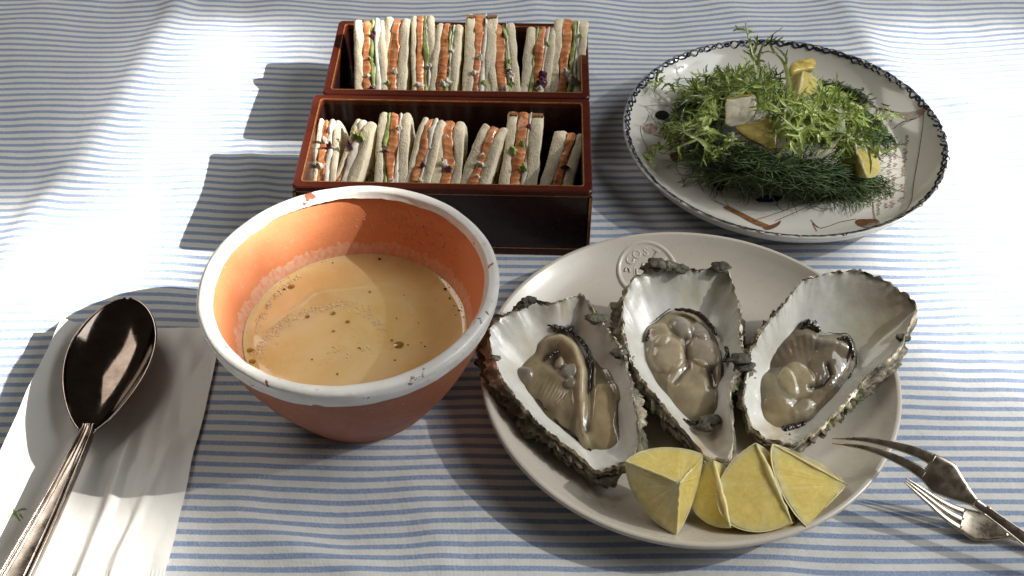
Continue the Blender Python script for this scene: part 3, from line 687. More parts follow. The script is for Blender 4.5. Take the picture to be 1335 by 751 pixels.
def oyster(label, rim_px, meat_px, znear, zfar, depth, seed, feats, frills, drop, flesh, crust=1.0, blotch=(), bits=()):
    t = thing('oyster', label, 'oyster', 'opened oysters on the plate')
    pys = [p[1] for p in rim_px]; y0, y1 = max(pys), min(pys)
    zr = lambda py: znear + (zfar - znear) * (y0 - py) / (y0 - y1)
    rim = np.array([PX(a, b, zr(b)) for a, b in rim_px]); meat = np.array([PX(a, b, zr(b) - drop) for a, b in meat_px])
    # plane of the rim: z as a function of y
    A = np.c_[rim[:, 1], np.ones(len(rim))]; k1, k0 = np.linalg.lstsq(A, rim[:, 2], rcond=None)[0]
    plane = lambda y: k1 * y + k0
    c = meat.mean(0); zb = plate_z(math.hypot(c[0] - PC[0], c[1] - PC[1]))
    org = np.array([c[0], c[1], 0.0]); t.location = (org[0], org[1], 0.0)
    N = 280; th, rr = polar(rim, c, N)
    rs0 = rr.copy()
    rr = np.array([r * (1 + 0.020 * fn(math.cos(a), math.sin(a), 0, 8, seed) + 0.020 * fn(math.cos(a), math.sin(a), 0, 22, seed + 1) + 0.014 * fn(math.cos(a), math.sin(a), 0, 55, seed + 2)) for a, r in zip(th, rr)])
    # inner nacre
    rho = [0.0, 0.15, 0.3, 0.42, 0.52, 0.6, 0.67, 0.73, 0.78, 0.83, 0.87, 0.905, 0.935, 0.96, 0.98, 0.993, 1.0]
    V = []; Cc = []
    for q in rho:
        for a, rj, r0_ in zip(th, rr, rs0):
            r = r0_ + (rj - r0_) * q ** 14
            x = c[0] + q * r * math.cos(a); y = c[1] + q * r * math.sin(a)
            z = plane(y) - depth * (1 - q ** 3.0)
            z += 0.0022 * q ** 18 * fn(math.cos(a), math.sin(a), 0, 8, seed + 3) + 0.0024 * q ** 24 * fn(math.cos(a), math.sin(a), q * 2, 26, seed + 4) + 0.0012 * q ** 6 * fn(x, y, q, 70, seed + 14) + 0.0016 * fn(x, y, 0, 60, seed) * q ** 2 + 0.0008 * fn(x, y, 0, 160, seed + 1) * q ** 3
            V.append((x - org[0], y - org[1], max(z, zb + 0.0015)))
            px, py = JX(x, y, z); col = np.array([1.0, 1.0, 1.0])
            for (bx, by, br, bc) in blotch:
                w = math.exp(-((px - bx) ** 2 + (py - by) ** 2) / (br * br)) * (0.75 + 0.6 * fn(x, y, 0, 160, seed + 6)); w = min(1, max(0, w)); col = col * (1 - w) + np.array(bc) * w
            w = max(0, min(1, (q - 0.955) / 0.045 * 0.8 + 1.6 * fn(math.cos(a), math.sin(a), q, 10, seed + 8) - 0.55)); col = col * (1 - w) + np.array((0.30, 0.24, 0.17)) * w
            Cc.append(col)
    sh = add('inner_shell', V, grid(len(rho), N, False, True), M['nacre'], t, cols=Cc)
    # crusty outside: overlapping ragged lamellae down to the plate
    NL = 8; V = []; Cc = []; base_z = zb + 0.001; loops = 0
    for l in range(NL):
        u = l / (NL - 1)
        for part in range(3):
            for i, (a, r) in enumerate(zip(th, rr)):
                ca, sa = math.cos(a), math.sin(a)
                rag = 0.0046 * fn(ca, sa, l * 3.1, 5, seed + l) + 0.0034 * fn(ca, sa, l * 3.1, 14, seed + l + 9) + 0.0014 * fn(ca, sa, l, 40, seed + l)
                spread = (0.0, 0.0035, 0.0060, 0.0068, 0.0055, 0.0035, 0.002, 0.0)[l] * (0.8 + 0.9 * fn(ca, sa, 0, 2.2, seed + 31)) * (1.0 - 0.55 * max(0, -sa - 0.2))
                out = (spread - 0.0008, spread + 0.0016 + rag, spread - 0.0030)[part] * crust
                shrink = 1 - 0.46 * max(0, u - 0.2) ** 1.5
                R2 = r * shrink + (out if l else (-0.0010, 0.0006 + 0.3 * rag, 0.0)[part])
                x = c[0] + R2 * ca; y = c[1] + R2 * sa
                ztop = plane(c[1] + r * sa) + 0.0004
                z = ztop + (base_z - ztop) * (u ** 0.85) - (0.0, 0.0010, 0.0034)[part] * (1 - u * 0.7) + 0.0022 * fn(ca, sa, l, 14, seed + 5) * (1 if l else 0) + 0.0012 * fn(ca, sa, l, 40, seed + 7)
                z = max(z, base_z * 0.999, plate_z(math.hypot(x - PC[0], y - PC[1])) + 0.0005)
                V.append((x - org[0], y - org[1], z))
                g = 1 + 0.35 * fn(ca, sa, l, 4, seed + 2); lip = (1.0, 1.75, 0.6)[part] if l < 4 else (1.0, 1.2, 0.7)[part]
                wl = (5.5, 2.6)[l] if l < 2 else 1.0
                wl = 1 + (wl - 1) * min(1, max(0, 0.55 + 1.4 * fn(ca, sa, l, 6, seed + 40)))
                Cc.append(np.array((1.0, 0.97, 0.92)) * g * lip * wl)
    add('outer_shell', V, grid(NL * 3, N, False, True), M['shell_crust'], t, cols=Cc)
    # flesh
    N2 = 150; th2, rm = polar(meat, c, N2); rm = rm * 1.05
    rs = np.concatenate([np.linspace(0, 0.9, 46), [0.93, 0.96, 0.985, 1.0]])
    V = []; Cc = []; base = np.array(flesh)
    for q in rs:
        for a, r in zip(th2, rm):
            r = r * (1 + 0.02 * fn(math.cos(a), math.sin(a), 0, 5, seed + 21))
            x = c[0] + q * r * math.cos(a); y = c[1] + q * r * math.sin(a); zp = plane(y) - drop
            px, py = JX(x, y, zp)
            z = zp + 0.0052 * (1 - q ** 5) - 0.004 + 0.0018 * fn(x, y, 0, 50, seed + 13) + 0.0006 * fn(x, y, 0, 120, seed + 15)
            col = base * (1 + 0.38 * fn(x, y, 0, 80, seed + 17) + 0.2 * fn(x, y, 0, 220, seed + 18)) 
            for ft in feats:
                kind, pts, w, h, fc = ft[:5]
                d, tt, side = seg_dist(px, py, pts)
                if kind == 'ridge': g = math.exp(-(d / w) ** 2); z += h * g * min(1, 6 * min(tt + 0.15, 1.15 - tt)); wc = g
                elif kind == 'dome': g = max(0, 1 - (d / w) ** 2) ** 0.5 if d < w else 0; z += h * g; wc = min(1, 1.6 * g)
                elif kind == 'gill': g = math.exp(-(d / w) ** 2); z += h * g * math.sin(tt * ft[5]); wc = g * (0.6 + 0.4 * math.sin(tt * ft[5]))
                elif kind == 'dip': g = math.exp(-(d / w) ** 2); z -= h * g; wc = g
                if fc is not None: wc = min(1, max(0, wc)); col = col * (1 - wc) + np.array(fc) * wc
            edge = max(0, (q - 0.93) / 0.07); col = col * (1 - 0.5 * edge) + np.array((0.12, 0.09, 0.06)) * 0.5 * edge
            V.append((x - org[0], y - org[1], z)); Cc.append(np.clip(col, 0.005, 1))
    me = add('flesh', V, grid(len(rs), N2, False, True), M['oyster_flesh'], t, cols=Cc)
    # dark ruffled mantle edge round the flesh
    last = np.array(V[-N2:]); ring = np.array([p + np.array([0.0007 * fn(i * 0.45, seed, 1), 0.0007 * fn(i * 0.45, seed, 5), 0.0012 + 0.0010 * fn(i * 0.7, seed, 9)]) for i, p in enumerate(last)])
    ring = np.vstack([ring, ring[:1]]); rad = [max(0.0001, 0.00030 * (1 + 1.4 * fn(i * 0.23, seed, 3))) for i in range(N2)]; rad.append(rad[0])
    v, f = tube(ring, rad, 6, 0.8); add('mantle_edge', v, f, M['oyster_frill'], me)
    for (pts, w, dz) in frills:
        P3 = np.array([PX(a, b, plane(PX(a, b, zr(b))[1]) - drop + dz) for a, b in pts]); P3 = catmull(P3, 36) - org
        nz = np.array([[0.0008 * fn(i * 0.35, seed, 1), 0.0008 * fn(i * 0.35, seed, 5), 0.0009 * fn(i * 0.5, seed, 9)] for i in range(36)]); P3 = P3 + nz
        rad = [w * 0.00055 * (0.25 + 0.75 * math.sin(math.pi * (0.06 + 0.88 * i / 35))) * (1 + 0.4 * fn(i * 0.6, seed, 3)) for i in range(36)]
        v, f = tube(P3, rad, 8, 0.7); add('mantle_frill', v, f, M['oyster_frill'], me)
    for (bx, by, br, dz) in bits:
        p = PX(bx, by, zr(by) + dz) - org; r = br * 0.00055
        v, f = lump(p, r, bx, (1.4, 1.0, 0.45), 10, 0.7); add('shell_fragment', v, f, M['shell_crust'], t, cols=[(1, 1, 1)] * len(v))
    return t
CR = (0.56, 0.48, 0.34); GY = (0.26, 0.215, 0.155); DK = (0.055, 0.042, 0.03); PL = (0.47, 0.42, 0.33)
oyster('leftmost oyster, broad shell with a long pale fold down the middle',
    [(643, 420), (674, 402), (692, 391), (720, 395), (740, 389), (758, 385), (772, 401), (789, 425), (808, 449), (819, 480), (828, 525), (833, 567), (828, 588), (812, 605), (779, 616), (757, 596), (726, 574), (692, 543), (668, 515), (650, 487), (640, 460), (637, 437)],
    [(707, 413), (744, 424), (761, 453), (785, 475), (806, 498), (821, 536), (825, 572), (810, 596), (780, 600), (744, 573), (709, 545), (688, 518), (672, 488), (676, 473), (702, 446)],
    0.022, 0.047, 0.020, 4.3,
    [('ridge', [(708, 448), (730, 444), (748, 458), (757, 485), (758, 530), (762, 575)], 8, 0.0042, CR),
     ('dip', [(744, 430), (762, 455), (770, 480), (767, 530), (765, 565)], 4.5, 0.003, DK),
     ('dome', [(795, 560), (790, 530)], 30, 0.0034, (0.40, 0.325, 0.205)),
     ('ridge', [(793, 480), (805, 510), (818, 550), (824, 590)], 6, 0.0035, (0.42, 0.37, 0.29)),
     ('dip', [(808, 530), (806, 555), (818, 585)], 3, 0.002, DK),
     ('dip', [(716, 462), (726, 475)], 11, 0.0035, (0.16, 0.125, 0.085)),
     ('dome', [(729, 472), (729, 474)], 6, 0.003, PL), ('dome', [(740, 486), (742, 487)], 9, 0.003, (0.30, 0.28, 0.25)), ('dome', [(742, 502), (743, 502)], 7, 0.0024, (0.25, 0.22, 0.19)),
     ('gill', [(690, 490), (705, 505), (722, 515), (735, 522)], 12, 0.00035, (0.33, 0.27, 0.18), 70),
     ('dome', [(680, 487), (684, 489)], 10, 0.0024, (0.28, 0.26, 0.23))],
    [([(709, 419), (722, 426), (737, 431), (746, 426)], 5.5, 0.0045), ([(743, 432), (758, 444), (766, 458), (770, 480)], 2.6, 0.003), ([(768, 482), (768, 510), (765, 545), (762, 566)], 1.6, 0.002), ([(700, 520), (722, 545), (755, 575), (775, 592)], 1.6, 0.001), ([(712, 470), (722, 460), (734, 456)], 2.2, 0.002)],
    0.0135, (0.30, 0.245, 0.165), 1.25, blotch=[(770, 430, 20, (0.8, 0.74, 0.62)), (800, 455, 18, (0.5, 0.42, 0.36)), (735, 400, 22, (0.85, 0.78, 0.64)), (757, 390, 9, (0.35, 0.3, 0.25)), (690, 455, 26, (0.9, 0.86, 0.74))],
    bits=[(690, 392, 6, 0.003), (683, 397, 6, 0.002), (777, 415, 8, 0.001), (647, 467, 4, 0.003), (808, 461, 7, -0.001)])
oyster('middle oyster, narrow shell with plump rounded flesh, before the embossed seal',
    [(813, 388), (824, 366), (842, 352), (862, 347), (888, 350), (922, 351), (945, 347), (957, 372), (965, 408), (967, 444), (974, 472), (966, 484), (954, 502), (954, 543), (955, 583), (944, 602), (920, 596), (896, 568), (868, 532), (840, 500), (821, 468), (813, 436), (811, 408)],
    [(840, 428), (856, 420), (880, 404), (908, 412), (931, 436), (946, 456), (940, 480), (940, 512), (935, 540), (908, 550), (884, 536), (860, 504), (842, 468), (838, 444)],
    0.022, 0.050, 0.021, 9.1,
    [('dome', [(868, 462), (872, 466)], 22, 0.0032, (0.47, 0.40, 0.30)), ('dome', [(917, 458), (921, 463)], 20, 0.0034, (0.42, 0.36, 0.31)),
     ('dome', [(856, 437), (858, 440)], 16, 0.0022, (0.45, 0.385, 0.28)), ('dome', [(913, 432), (916, 434)], 13, 0.003, (0.36, 0.33, 0.29)), ('dome', [(905, 512), (900, 500)], 30, 0.0022, (0.45, 0.385, 0.275)),
     ('dome', [(886, 426), (892, 432)], 12, 0.0028, (0.40, 0.37, 0.33)), ('dip', [(893, 445), (896, 480), (880, 500)], 4, 0.002, (0.25, 0.2, 0.14)),
     ('ridge', [(938, 470), (936, 500), (932, 530)], 6, 0.003, (0.40, 0.34, 0.25)), ('dip', [(926, 486), (930, 505)], 6, 0.003, (0.14, 0.11, 0.08))],
    [([(880, 403), (898, 405), (914, 412), (926, 424), (935, 437)], 3.6, 0.005), ([(842, 444), (846, 434), (852, 428)], 3.0, 0.002), ([(946, 452), (950, 462), (944, 472)], 4.0, 0.004), ([(888, 546), (905, 552), (925, 545)], 3.0, 0.002)],
    0.0135, (0.37, 0.31, 0.22), 1.1, blotch=[(938, 372, 16, (0.62, 0.60, 0.5)), (950, 395, 12, (0.66, 0.62, 0.5)), (905, 385, 24, (0.9, 0.86, 0.7)), (920, 580, 30, (0.7, 0.55, 0.38)), (935, 560, 16, (0.45, 0.36, 0.25))],
    bits=[(858, 345, 9, 0.002), (846, 349, 7, 0.0005), (872, 347, 8, 0.001), (888, 350, 7, 0.001), (939, 348, 8, 0.002), (964, 468, 8, 0.001), (970, 476, 8, -0.001), (928, 547, 8, -0.008), (921, 555, 7, -0.008)])
oyster('rightmost oyster, long shell reaching past the plate edge, greyish flesh',
    [(974, 478), (981, 451), (998, 423), (1019, 399), (1043, 369), (1071, 358), (1099, 353), (1130, 356), (1158, 367), (1182, 385), (1195, 402), (1186, 427), (1175, 451), (1160, 468), (1133, 489), (1109, 518), (1085, 544), (1067, 561), (1040, 578), (1006, 576), (982, 560), (972, 534), (970, 506)],
    [(1043, 421), (1061, 423), (1070, 440), (1104, 442), (1113, 475), (1101, 504), (1077, 535), (1047, 560), (1013, 567), (990, 553), (985, 506), (997, 478), (1019, 447)],
    0.016, 0.060, 0.022, 15.7,
    [('dome', [(1010, 503), (1014, 515)], 26, 0.0020, (0.40, 0.36, 0.27)), ('dome', [(1035, 495), (1040, 500)], 22, 0.0016, (0.45, 0.385, 0.26)), ('dome', [(1010, 545), (1015, 550)], 26, 0.0018, (0.43, 0.36, 0.24)),
     ('dip', [(1005, 480), (1035, 462), (1060, 455)], 10, 0.002, (0.23, 0.185, 0.14)), ('dome', [(1075, 478), (1083, 490)], 22, 0.0014, (0.23, 0.19, 0.145)),
     ('ridge', [(1050, 440), (1070, 450), (1090, 452), (1108, 455)], 7, 0.0028, (0.30, 0.27, 0.23)), ('dip', [(1056, 507), (1072, 503), (1082, 490), (1078, 478)], 3.5, 0.0022, DK),
     ('gill', [(1000, 470), (1030, 452), (1060, 446), (1095, 455)], 13, 0.00016, None, 70), ('gill', [(1060, 495), (1080, 500), (1098, 490)], 12, 0.00014, None, 45),
     ('dome', [(1045, 540), (1050, 535)], 14, 0.0018, (0.36, 0.31, 0.23)), ('dip', [(1025, 560), (1048, 552)], 7, 0.0025, (0.09, 0.075, 0.05))],
    [([(1045, 428), (1052, 421), (1062, 425), (1066, 433)], 6.0, 0.004), ([(1092, 442), (1104, 441), (1110, 450), (1112, 470)], 3.4, 0.005), ([(1056, 506), (1070, 504), (1081, 494), (1077, 480)], 2.0, 0.002), ([(1060, 476), (1068, 470), (1075, 471)], 1.6, 0.002), ([(1010, 565), (1030, 557), (1050, 552)], 5.0, 0.002), ([(1112, 475), (1104, 500), (1092, 516)], 2.0, 0.001)],
    0.0140, (0.27, 0.22, 0.16), 0.9, blotch=[(1160, 395, 30, (0.66, 0.55, 0.45)), (1185, 405, 16, (0.62, 0.47, 0.38)), (1150, 430, 24, (0.86, 0.72, 0.48)), (1130, 370, 30, (0.78, 0.72, 0.64)), (1110, 420, 30, (0.80, 0.78, 0.64)), (1010, 560, 20, (0.72, 0.6, 0.4)), (1140, 440, 20, (0.78, 0.72, 0.52))],
    bits=[(1178, 440, 6, -0.002)])

# ---------------------------------------------------------------- lemon wedges
def lemon(label, A, E, u, v, half, pw=2.0, name='lemon_wedge', group='lemon wedges on the oyster plate', seed=1.0):
    """segment of a lemon: core line A-E (or A-C when half), faces spanned by u and v"""
    t = thing(name, label, 'lemon', group)
    A = np.array(A, float); E = np.array(E, float); u = np.array(u, float); v = np.array(v, float)
    if half: C = E; w = A - E; T1 = math.pi / 2
    else: C = (A + E) / 2; w = (A - E) / 2; T1 = math.pi
    base = C.copy(); base[2] = 0; t.location = tuple(base); C = C - base
    sq_ = lambda tt: (abs(math.cos(tt)) ** pw + abs(math.sin(tt)) ** pw) ** (-1 / pw)
    pt = lambda tt, q, s=1.0: C + s * sq_(tt) * (w * math.cos(tt) + math.sin(tt) * (u * math.cos(q) + v * math.sin(q)))
    NT_, NQ = 22, 14
    # peel: outer skin + thin pith inside
    vo = [pt(T1 * i / NT_, math.pi / 2 * j / NQ, 1.0 + 0.006 * fn(i * .5, j * .5, seed)) for i in range(NT_ + 1) for j in range(NQ + 1)]
    vi = [pt(T1 * i / NT_, math.pi / 2 * j / NQ, 0.968) for i in range(NT_ + 1) for j in range(NQ + 1)]
    n = len(vo); f = grid(NT_ + 1, NQ + 1); fi = [tuple(x + n for x in reversed(q)) for q in f]
    rimf = []
    for i in range(NT_):
        for j in (0, NQ):
            a = i * (NQ + 1) + j; b = (i + 1) * (NQ + 1) + j; rimf.append((a, b, b + n, a + n))
    if half:
        for j in range(NQ):
            a = NT_ * (NQ + 1) + j; rimf.append((a, a + 1, a + 1 + n, a + n))
    add('peel', vo + vi, f + fi + rimf, None, t, mats=[M['lemon_rind'], M['lemon_pith']], fmat=[0] * len(f) + [1] * (len(fi) + len(rimf)))
    # juicy cut faces
    cin = C + (u + v) * 0.02 + (w * 0.02 if half else 0)
    nrm_c = C + (u + v + (w if half else 0)) * 0.3
    def face(fnp, k, core):
        V = []; Cc = []; NS = 64
        for a in range(9):
            s = a / 8 * 0.974
            for b in range(NS + 1):
                p = fnp(b / NS, s); d = nrm_c - p; 
                p = p + (p - nrm_c) / np.linalg.norm(p - nrm_c) * (0.0007 * fn(p[0], p[1], p[2], 160, seed + k) + 0.00025 * fn(b / NS * 22, s * 2.2, k, 1, seed))
                V.append(p)
                ang = b / NS
                memb = math.exp(-((s) / 0.10) ** 2) * 0.9
                edge = max(0, (s - 0.88) / 0.075)
                seg = 0.30 * max(0, math.cos(ang * math.pi * 4 + seed)) ** 30 * min(1, s * 3)
                w_ = min(1, memb + 0.4 * edge + seg); n_ = fn(p[0], p[1], p[2], 120, seed)
                n2_ = fn(ang * 22, s * 2.2, k, 1, seed); col = np.array((0.84, 0.67, 0.22)) * (1 + 0.06 * n_ + 0.06 * n2_); Cc.append(np.clip(col * (1 - w_) + np.array((0.88, 0.80, 0.50)) * w_, 0, 1))
        return V, grid(9, NS + 1), Cc
    for k, q in enumerate((0, math.pi / 2)):
        V, F, Cc = face(lambda b, s, q=q: pt(T1 * b, q, s), k, True)
        add('flesh', V, F, M['lemon_flesh'], t, cols=Cc)
    if half:
        V, F, Cc = face(lambda b, s: pt(T1, math.pi / 2 * b, s), 2, False); add('flesh', V, F, M['lemon_flesh'], t, cols=Cc)
    # pith along the core
    ends = [(C + w * 0.97, C + (w * 0.02 if half else -w * 0.97))]
    if half: ends += [(C + u * 0.02, C + u * 0.55), (C + v * 0.02, C + v * 0.5)]
    for k, (a, b) in enumerate(ends):
        P3 = np.array([a + (b - a) * i / 16 + 0.0005 * np.array([fn(i * .4, k, seed), fn(i * .4, k + 5, seed), fn(i * .4, k + 9, seed)]) for i in range(17)])
        rad = [((0.0011 if half else 0.0019) if k == 0 else 0.0007) * (0.4 + 0.4 * math.sin(math.pi * i / 16)) * (1 + 0.5 * fn(i * 0.7, k, seed)) for i in range(17)]
        vv, ff = tube(P3, rad, 7); add('pith', vv, ff, M['lemon_pith'], t)
    return t
def W(px, py, z): return PX(px, py, z)
C1 = W(886, 630, 0.050)
lemon('lemon chunk at the left of the four, its white core edges facing up', W(815, 601, 0.042), C1, W(882, 698, 0.020) - C1, W(917, 592, 0.040) - C1, True, seed=2.2)
A2 = W(930, 600, 0.036); E2 = W(952, 688, 0.022)
lemon('lemon wedge half hidden between two others, below the middle oyster', A2, E2, W(897, 650, 0.020) - (A2 + E2) / 2, W(972, 650, 0.012) - (A2 + E2) / 2, False, seed=5.1)
A3 = W(985, 577, 0.040); E3 = W(1032, 682, 0.026); M3 = (A3 + E3) / 2
lemon('lemon wedge with upright white ridge, third from the left', A3, E3, W(938, 648, 0.025) - M3 + (W(940, 690, 0.022) - W(940, 660, 0.022)) * 0.6, W(1040, 640, 0.010) - M3, False, seed=8.4)
C4 = W(1104, 632, 0.030)
lemon('triangular lemon piece at the right of the four, flat face up, nearest the forks', W(1007, 579, 0.040), C4, W(1052, 687, 0.026) - C4, W(1090, 622, 0.012) - C4 + np.array((-0.004, 0.012, -0.004)), True, pw=1.35, seed=11.9)

# ---------------------------------------------------------------- forks
def fork(label, spine, wdir, head_w, tines, tine_end, neck, seed, group='small forks by the oyster plate'):
    """spine: (px, py, z) from tine tips to handle end; tine_end / neck are fractions of its length"""
    t = thing('fork', label, 'fork', group)
    S = catmull([PX(*p) for p in spine], 90); org = S[45].copy(); org[2] = 0; t.location = tuple(org); S = S - org
    L = np.concatenate([[0], np.cumsum(np.linalg.norm(np.diff(S, axis=0), axis=1))]); L /= L[-1]
    wd = np.array(wdir, float); wd /= np.linalg.norm(wd)
    T = np.gradient(S, axis=0); T /= np.linalg.norm(T, axis=1)[:, None]
    def strip(name, i0, i1, cen, half, thick, parent, dome=0.15):
        V = []; K = 14; idx = np.linspace(i0, i1, max(10, int((i1 - i0)) + 1))
        for x in idx:
            i = int(min(x, 88)); fr = x - i; p = S[i] * (1 - fr) + S[i + 1] * fr; tn = T[i] * (1 - fr) + T[i + 1] * fr
            s = wd - tn * np.dot(wd, tn); s /= np.linalg.norm(s); n = np.cross(tn, s)
            l = np.interp(x, np.arange(90), L); h = half(l); c = cen(l); th = thick(l)
            for k in range(K):
                a = 2 * math.pi * k / K; ca, sa = math.cos(a), math.sin(a)
                sx = math.copysign(abs(ca) ** 0.6, ca); sy = math.copysign(abs(sa) ** 0.8, sa)
                V.append(p + s * (c + h * sx) + n * (th * sy))
        k = len(idx); f = grid(k, K, False, True) + [tuple(range(K - 1, -1, -1)), tuple((k - 1) * K + j for j in range(K))]
        return add(name, V, f, M['fork_silver'], parent)
    ie = int(np.searchsorted(L, tine_end)); ink = int(np.searchsorted(L, neck))
    hw = lambda l: np.interp(l, [0, tine_end * 0.5, tine_end, (tine_end * 2 + neck) / 3, neck - 0.02, neck], [head_w * 0.24, head_w * 0.48, head_w * 0.84, head_w * 1.05, head_w * 0.42, 0.0029])
    hd = strip('head', ie - 1, ink, lambda l: 0.0, hw, lambda l: 0.0011 if l < neck - .05 else 0.0016, t)
    for k in range(tines):
        c0 = (k - (tines - 1) / 2) / ((tines - 1) / 2) if tines > 1 else 0
        gapw = {2: 0.42, 3: 0.27}[tines]
        strip('tine', 0, ie, lambda l, c0=c0: c0 * hw(l) * (1 - gapw), lambda l: gapw * hw(l) * np.interp(l, [0, 0.05, tine_end * 0.6, tine_end], [0.25, 0.75, 0.95, 1.0]), lambda l: np.interp(l, [0, 0.05, tine_end], [0.0003, 0.0009, 0.0011]), hd)
    hwid = lambda l: np.interp(l, [neck - 0.01, neck + 0.1, 1.0], [0.0027, 0.0030, 0.0065])
    ha = strip('handle', ink - 1, 89, lambda l: 0.0, hwid, lambda l: np.interp(l, [neck, 1], [0.0019, 0.0013]), t)
    for sgn in (-1, 1):
        strip('edge_ridge', ink + 2, 88, lambda l, s=sgn: s * (hwid(l) - 0.0006), lambda l: 0.0006, lambda l: np.interp(l, [neck, 1], [0.0022, 0.0017]), ha)
    return t
fork('small two-tined fork whose tips rest over the plate edge', [(1084, 575, 0.0330), (1130, 579, 0.0385), (1180, 594, 0.0405), (1215, 612, 0.0385), (1245, 636, 0.0330), (1272, 656, 0.0285), (1335, 702, 0.0200), (1400, 752, 0.010), (1470, 808, 0.0035)], (0.45, 0.66, 0.60), 0.0102, 2, 0.30, 0.47, 1)
fork('fork lying on the cloth beneath the other fork, tines up', [(1180, 626, 0.0190), (1205, 645, 0.0130), (1235, 667, 0.0070), (1265, 682, 0.0040), (1298, 694, 0.0040), (1335, 700, 0.006), (1390, 714, 0.008), (1450, 735, 0.005), (1510, 760, 0.0028)], (0.25, 0.95, 0.10), 0.0100, 3, 0.27, 0.44, 2)

# ---------------------------------------------------------------- paper sleeve and spoon
NC = {'tl': PX(84, 420, 0.010), 'tr': PX(292, 428, 0.0015), 'bl': PX(-75, 760, 0.010), 'br': PX(213, 762, 0.0015)}
nap = thing('paper_sleeve', 'white paper cutlery sleeve under the spoon', 'napkin')
no = np.array([PX(120, 600, 0)[0], PX(120, 600, 0)[1], 0.0]); nap.location = tuple(no)
def nap_pt(u, v, lift=0.0):
    p = (NC['tl'] * (1 - u) + NC['tr'] * u) * (1 - v) + (NC['bl'] * (1 - u) + NC['br'] * u) * v
    p = p.copy()
    edge = max(0, 1 - u / 0.30)
    z = 0.0016 + 0.0135 * edge ** 1.6 * (0.75 + 0.25 * math.sin(4 * v + 0.8)) 
    z += 0.0030 * math.exp(-((u - 0.66 + 0.05 * v) / 0.035) ** 2) * min(1, max(0, (v - 0.35) * 3)) - 0.0012 * math.exp(-((u - 0.72 + 0.05 * v) / 0.03) ** 2) * min(1, max(0, (v - 0.35) * 3))
    z += 0.0022 * math.exp(-((u - 0.82 - 0.06 * math.sin(5 * v)) / 0.03) ** 2) * min(1, max(0, (v - 0.5) * 3))
    z += 0.0018 * (fn(u * 3, v * 3, 0, 1, 41)) + 0.0010 * fn(u * 9, v * 8, 0, 1, 43)
    if v > 0.955: z += 0.0003 * math.sin(u * 330)
    p[2] = max(0.0012, z) + lift; p[0] += 0.0012 * fn(v * 6, u, 0, 1, 44); return p - no
nu_, nv_ = 150, 110
for nm, lift, s in (('top_sheet', 0.0008, 0), ('bottom_sheet', 0.0, 1)):
    V = [nap_pt(s * 0.006 + (1 - s * 0.012) * i / (nu_ - 1), j / (nv_ - 1), lift) for i in range(nu_) for j in range(nv_)]
    add(nm, V, grid(nu_, nv_), M['paper'], nap)
g = MB()
for pts in ([(8, 668), (16, 662), (24, 656), (30, 655)], [(14, 657), (18, 664), (22, 671)], [(22, 662), (25, 667)]):
    P3 = []
    for a, b in pts:
        q = PX(a, b, 0.011); 
        P3.append(q - no)
    # drop onto the sheet
    for q in P3:
        best = min(((i / 40, j / 40) for i in range(41) for j in range(41)), key=lambda s_: np.hypot(*(nap_pt(*s_)[:2] - q[:2]))); q[2] = nap_pt(*best)[2] + 0.0012
    g.add(*tube(catmull(P3, 10), 0.0005, 5, 0.3))
g.build('printed_mark', M['print_green'], nap)

spoon = thing('spoon', 'large silver spoon lying on the white paper sleeve', 'spoon')
sA = PX(166, 389, 0.022); sB = PX(113, 566, 0.0165)   # tip and root of the bowl
sN = PX(97, 600, 0.0185); sM = PX(62, 672, 0.0165); sE = PX(8, 775, 0.0125); sF = PX(-40, 868, 0.009)
so2 = np.array([sB[0], sB[1], 0]); spoon.location = tuple(so2)
ax = (sB - sA)[:2]; SL = np.linalg.norm(ax); axd = ax / SL; perp = np.array([-axd[1], axd[0]])   # perp: to the right seen from the camera? sign handled by symmetry
lw = lambda u: 0.0278 * (math.sin(math.pi * min(1, max(0, u)) ** 0.86) ** 0.62) * (1 - 0.10 * (u - 0.5)) if 0 < u < 1 else 0
def spoon_pt(u, v, off):
    h = lw(u) if 0.004 < u < 0.985 else (0.0012 if u <= 0.004 else 0.0036)
    h = max(h, 0.0040 if u > 0.9 else 0.0006)
    p = sA[:2] + axd * SL * u + perp * h * v
    rz = sA[2] + (sB[2] - sA[2]) * u + 0.001 * math.sin(math.pi * u)
    dp = 0.0125 * (1 - abs(v) ** 2.3) * max(0, math.sin(math.pi * min(1, u * 1.02) ** 0.95)) ** 0.75 if u < 0.98 else 0
    return np.array([p[0] - so2[0], p[1] - so2[1], rz - dp + off])
us = np.concatenate([[0.0, 0.006, 0.015, 0.03], np.linspace(0.05, 0.95, 46), [0.965, 0.98, 0.99, 1.0]]); vs_ = np.linspace(-1, 1, 33)
V = [spoon_pt(u, v, 0) for u in us for v in vs_]; nV = len(V); V += [spoon_pt(u, v, -0.0016) for u in us for v in vs_]
F = grid(len(us), 33); F2 = [tuple(i + nV for i in reversed(q)) for q in F]; F3 = []
for i in range(len(us) - 1):
    for j in (0, 32): a = i * 33 + j; b = (i + 1) * 33 + j; F3.append((a, b, b + nV, a + nV))
for j in range(32): F3.append((j, j + 1, j + 1 + nV, j + nV)); a = (len(us) - 1) * 33 + j; F3.append((a, a + 1, a + 1 + nV, a + nV))
bowl_o = add('bowl', V, F + F2 + F3, M['spoon_shaded'], spoon)
edgeP = [spoon_pt(u, -1, 0.0) for u in us] + [spoon_pt(u, 1, 0.0) for u in us[::-1]]
v, f = tube(np.array(edgeP), 0.0009, 6); add('bowl_edge', v, f, M['spoon_silver'], bowl_o)
HS = catmull([sB - (sB - sA) * 0.06, sB, sN, sM, sE, sF], 70); HS = HS - so2
